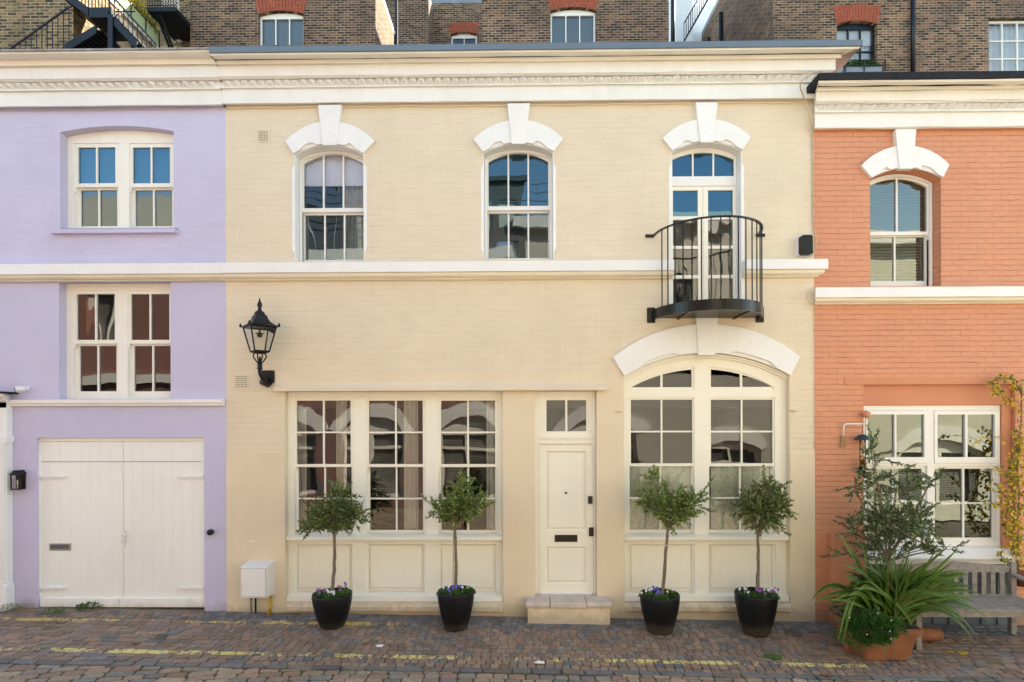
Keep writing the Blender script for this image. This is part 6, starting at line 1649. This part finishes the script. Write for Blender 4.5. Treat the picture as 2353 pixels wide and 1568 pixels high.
def opposite(label, x0, x1, low, up, arches, uppers, ztop, zband=4.3):
    Yo_ = -9.4; t = thing('mews_house', label, 'house', ((x0+x1)/2, Yo_-2, -.4), 'houses across the mews, seen in the window panes')
    hs = []; 
    for (c, w_, zb, zs, zp) in arches: hs.append(arched(c-w_, c+w_, zb, arcf(c-w_, c+w_, zs, zp), 16))
    MB().slab(rect(x0, x1, -.5, zband), hs, Yo_-.25, Yo_).build('lower_wall', M[low], t)
    hu = []
    for (a, b, z0, z1) in uppers: hu.append(rect(a, b, z0, z1))
    MB().slab(rect(x0, x1, zband+.001, ztop), hu, Yo_-.25, Yo_).build('upper_wall', M[up], t)
    MB().box(x0, x1, Yo_-5, Yo_-4.8, -.5, ztop).box(x0, x0+.2, Yo_-4.8, Yo_-.26, -.5, ztop).box(x1-.2, x1, Yo_-4.8, Yo_-.26, -.5, ztop).box(x0, x1, Yo_-5, Yo_-.26, ztop+.001, ztop+.1).build('body', M['brick_dark'], t)
    MB().box(x0, x1, Yo_+.001, Yo_+.14, zband-.12, zband+.16).build('band_course', M['white_stone'], t)
    MB().box(x0, x1, Yo_+.001, Yo_+.30, ztop-.35, ztop).build('cornice', M['white_stone'], t)
    for (c, w_, zb, zs, zp) in arches:
        f = arcf(c-w_, c+w_, zs, zp); n = 14
        a = [(c-w_+2*w_*i/n, f(c-w_+2*w_*i/n)) for i in range(n+1)]; fo = arcf(c-w_*1.35, c+w_*1.35, zs+.1, zp+.42)
        b = [(c-w_*1.35+2.7*w_*i/n, fo(c-w_*1.35+2.7*w_*i/n)) for i in range(n+1)][::-1]
        MB().slab((a+b)[::-1], [], Yo_+.001, Yo_+.06).build('window_arch', M['white_stone'], t)
        k2 = []; m = w_/2
        g = [rect(c-w_+.1, c-.06, zb+.1, zs-.5), rect(c+.06, c+w_-.1, zb+.1, zs-.5), rect(c-w_+.1, c-.06, zs-.4, zs-.02), rect(c+.06, c+w_-.1, zs-.4, zs-.02)]
        wo = MB().slab(arched(c-w_+.003, c+w_-.003, zb+.003, lambda x: f(x)-.005), g, Yo_-.2, Yo_-.12).build('window', M['white_timber'], t)
        MB().box(c-w_, c+w_, Yo_-.24, Yo_-.235, zb, zp).build('shutter', M['shutter'], wo)
    for (a, b, z0, z1) in uppers:
        wo = MB().slab(rect(a+.003, b-.003, z0+.003, z1-.003), [rect(a+.06, (a+b)/2-.02, z0+.06, z1-.06), rect((a+b)/2+.02, b-.06, z0+.06, z1-.06)], Yo_-.2, Yo_-.12).build('window', M['iron'] if up != 'mauve_brick' else M['white_timber'], t)
        MB().box(a, b, Yo_-.24, Yo_-.235, z0, z1).build('shutter', M['shutter'], wo)
    return t
opposite('brown pink house with white arches across the mews, mirrored in the left windows', -18, -.05, 'mauve', 'mauve_brick', [(-15.5, .98, .3, 2.2, 2.75), (-10.0, .98, .3, 2.2, 2.75), (-7.1, .98, .3, 2.2, 2.75), (-4.45, .98, .2, 2.2, 2.75), (-1.45, .98, .2, 2.2, 2.75)], [(-13.2, -12.2, 5.0, 6.6), (-10.4, -9.4, 5.0, 6.6), (-5.5, -4.4, 5.2, 7.0), (-2.6, -1.6, 5.2, 7)], 7.9, 3.9)
opposite('grey cream brick house across the mews, mirrored in the arched bay', -.04, 8.6, 'grey_brick', 'pale_wall', [(2.6, 1.1, .3, 2.2, 2.7), (6.6, .8, .0, 1.7, 2.0)], [(4.2, 5.4, 4.9, 7.0), (6.5, 7.5, 3.95, 6.2)], 8.9)
opposite('pale cream house across the mews, mirrored in the coral house window', 8.61, 19, 'pale_wall', 'pale_wall', [(12.9, 1.2, .0, 1.6, 2.0)], [(9.5, 10.5, 5, 7), (14.5, 15.5, 5, 7)], 8.3)
up_ = thing('roof_storey', 'pale set back roof storey across the mews, mirrored in the upper left panes', 'building', (-9, -13, 8))
MB().box(-19, -8.3, -15, -12.2, 7.95, 10.7).box(-5.7, -4.4, -15, -12.2, 7.95, 10.35).build('wall', M['pale_wall'], up_)
MB().box(-8.29, -5.71, -15, -12.0, 7.95, 10.2).build('dormer', M['dark_panel'], up_)
rl2 = thing('roof_railing', 'thin metal railing on the roofs across the mews, mirrored in the upper panes', 'railing', (-2, -11.5, 9.8))
mb = MB()
for z_ in (10.0, 10.25, 10.5, 10.75): mb.tube([(-9, -11.6, z_), (2.6, -11.6, z_)], .018, 5)
for k in range(14): mb.tube([(-9+k*.89, -11.6, 7.9), (-9+k*.89, -11.6, 10.75)], .02, 5)
mb.build('rails', M['lead'], rl2)
M['block'] = paint('grey modern cladding', (.16,.155,.15), .5, .2, 2, .2)
mb_ = thing('modern_block', 'dark grey modern block across the mews, mirrored in the middle upper window', 'building', (-.7, -9.8, 3.9))
zz = []
for k in range(4):
    for c_ in (-1.45, -.55): zz.append(rect(c_, c_+.62, 4.5+k*1.35, 5.4+k*1.35))
MB().slab(rect(-1.6, .3, 4.1, 9.95), zz, -9.39, -9.30).build('wall', M['block'], mb_)
for q_ in zz: MB().box(q_[0][0], q_[1][0], -9.385, -9.37, q_[0][1], q_[0][1]+(q_[2][1]-q_[0][1])*random.choice((.5, .7, .95))).build('blind', M['blind_window'], mb_)
MB().box(-1.7, .4, -9.39, -9.2, 9.951, 10.1).build('roof_edge', M['dark_panel'], mb_)

# ------------------------------------------------------------------ light
w = bpy.data.worlds.new('World'); scene.world = w; w.use_nodes = True; nt = w.node_tree
sky = nt.nodes.new('ShaderNodeTexSky'); sky.sky_type = 'NISHITA'; sky.sun_disc = False
AZ, EL = 33.0, 37.0
sky.sun_elevation = R(EL); sky.sun_rotation = R(90-AZ); sky.altitude = 50; sky.air_density = 1.0; sky.dust_density = .6; sky.ozone_density = 1.0
bg_ = nt.nodes['Background']; bg_.inputs['Strength'].default_value = .15
L(nt, sky.outputs[0], bg_.inputs['Color'])
sd = bpy.data.lights.new('sun', 'SUN'); sd.energy = 5.0; sd.angle = R(.53); sd.color = (1, .93, .84)
so = bpy.data.objects.new('sun', sd); COL.objects.link(so)
dv = Vector((math.cos(R(EL))*math.cos(R(AZ)), math.cos(R(EL))*math.sin(R(AZ)), math.sin(R(EL))))
so.rotation_euler = dv.to_track_quat('Z', 'Y').to_euler()
vs_ = scene.view_settings; vs_.view_transform = 'Standard'; vs_.look = 'None'; vs_.gamma = 1; vs_.exposure = 1.93
vs_.use_white_balance = True; vs_.white_balance_temperature = 7600; vs_.white_balance_tint = 4; vs_.use_curve_mapping = False
scene.render.engine = 'CYCLES'; scene.cycles.max_bounces = 8; scene.cycles.diffuse_bounces = 4; scene.cycles.transparent_max_bounces = 12
scene.cycles.use_denoising = True
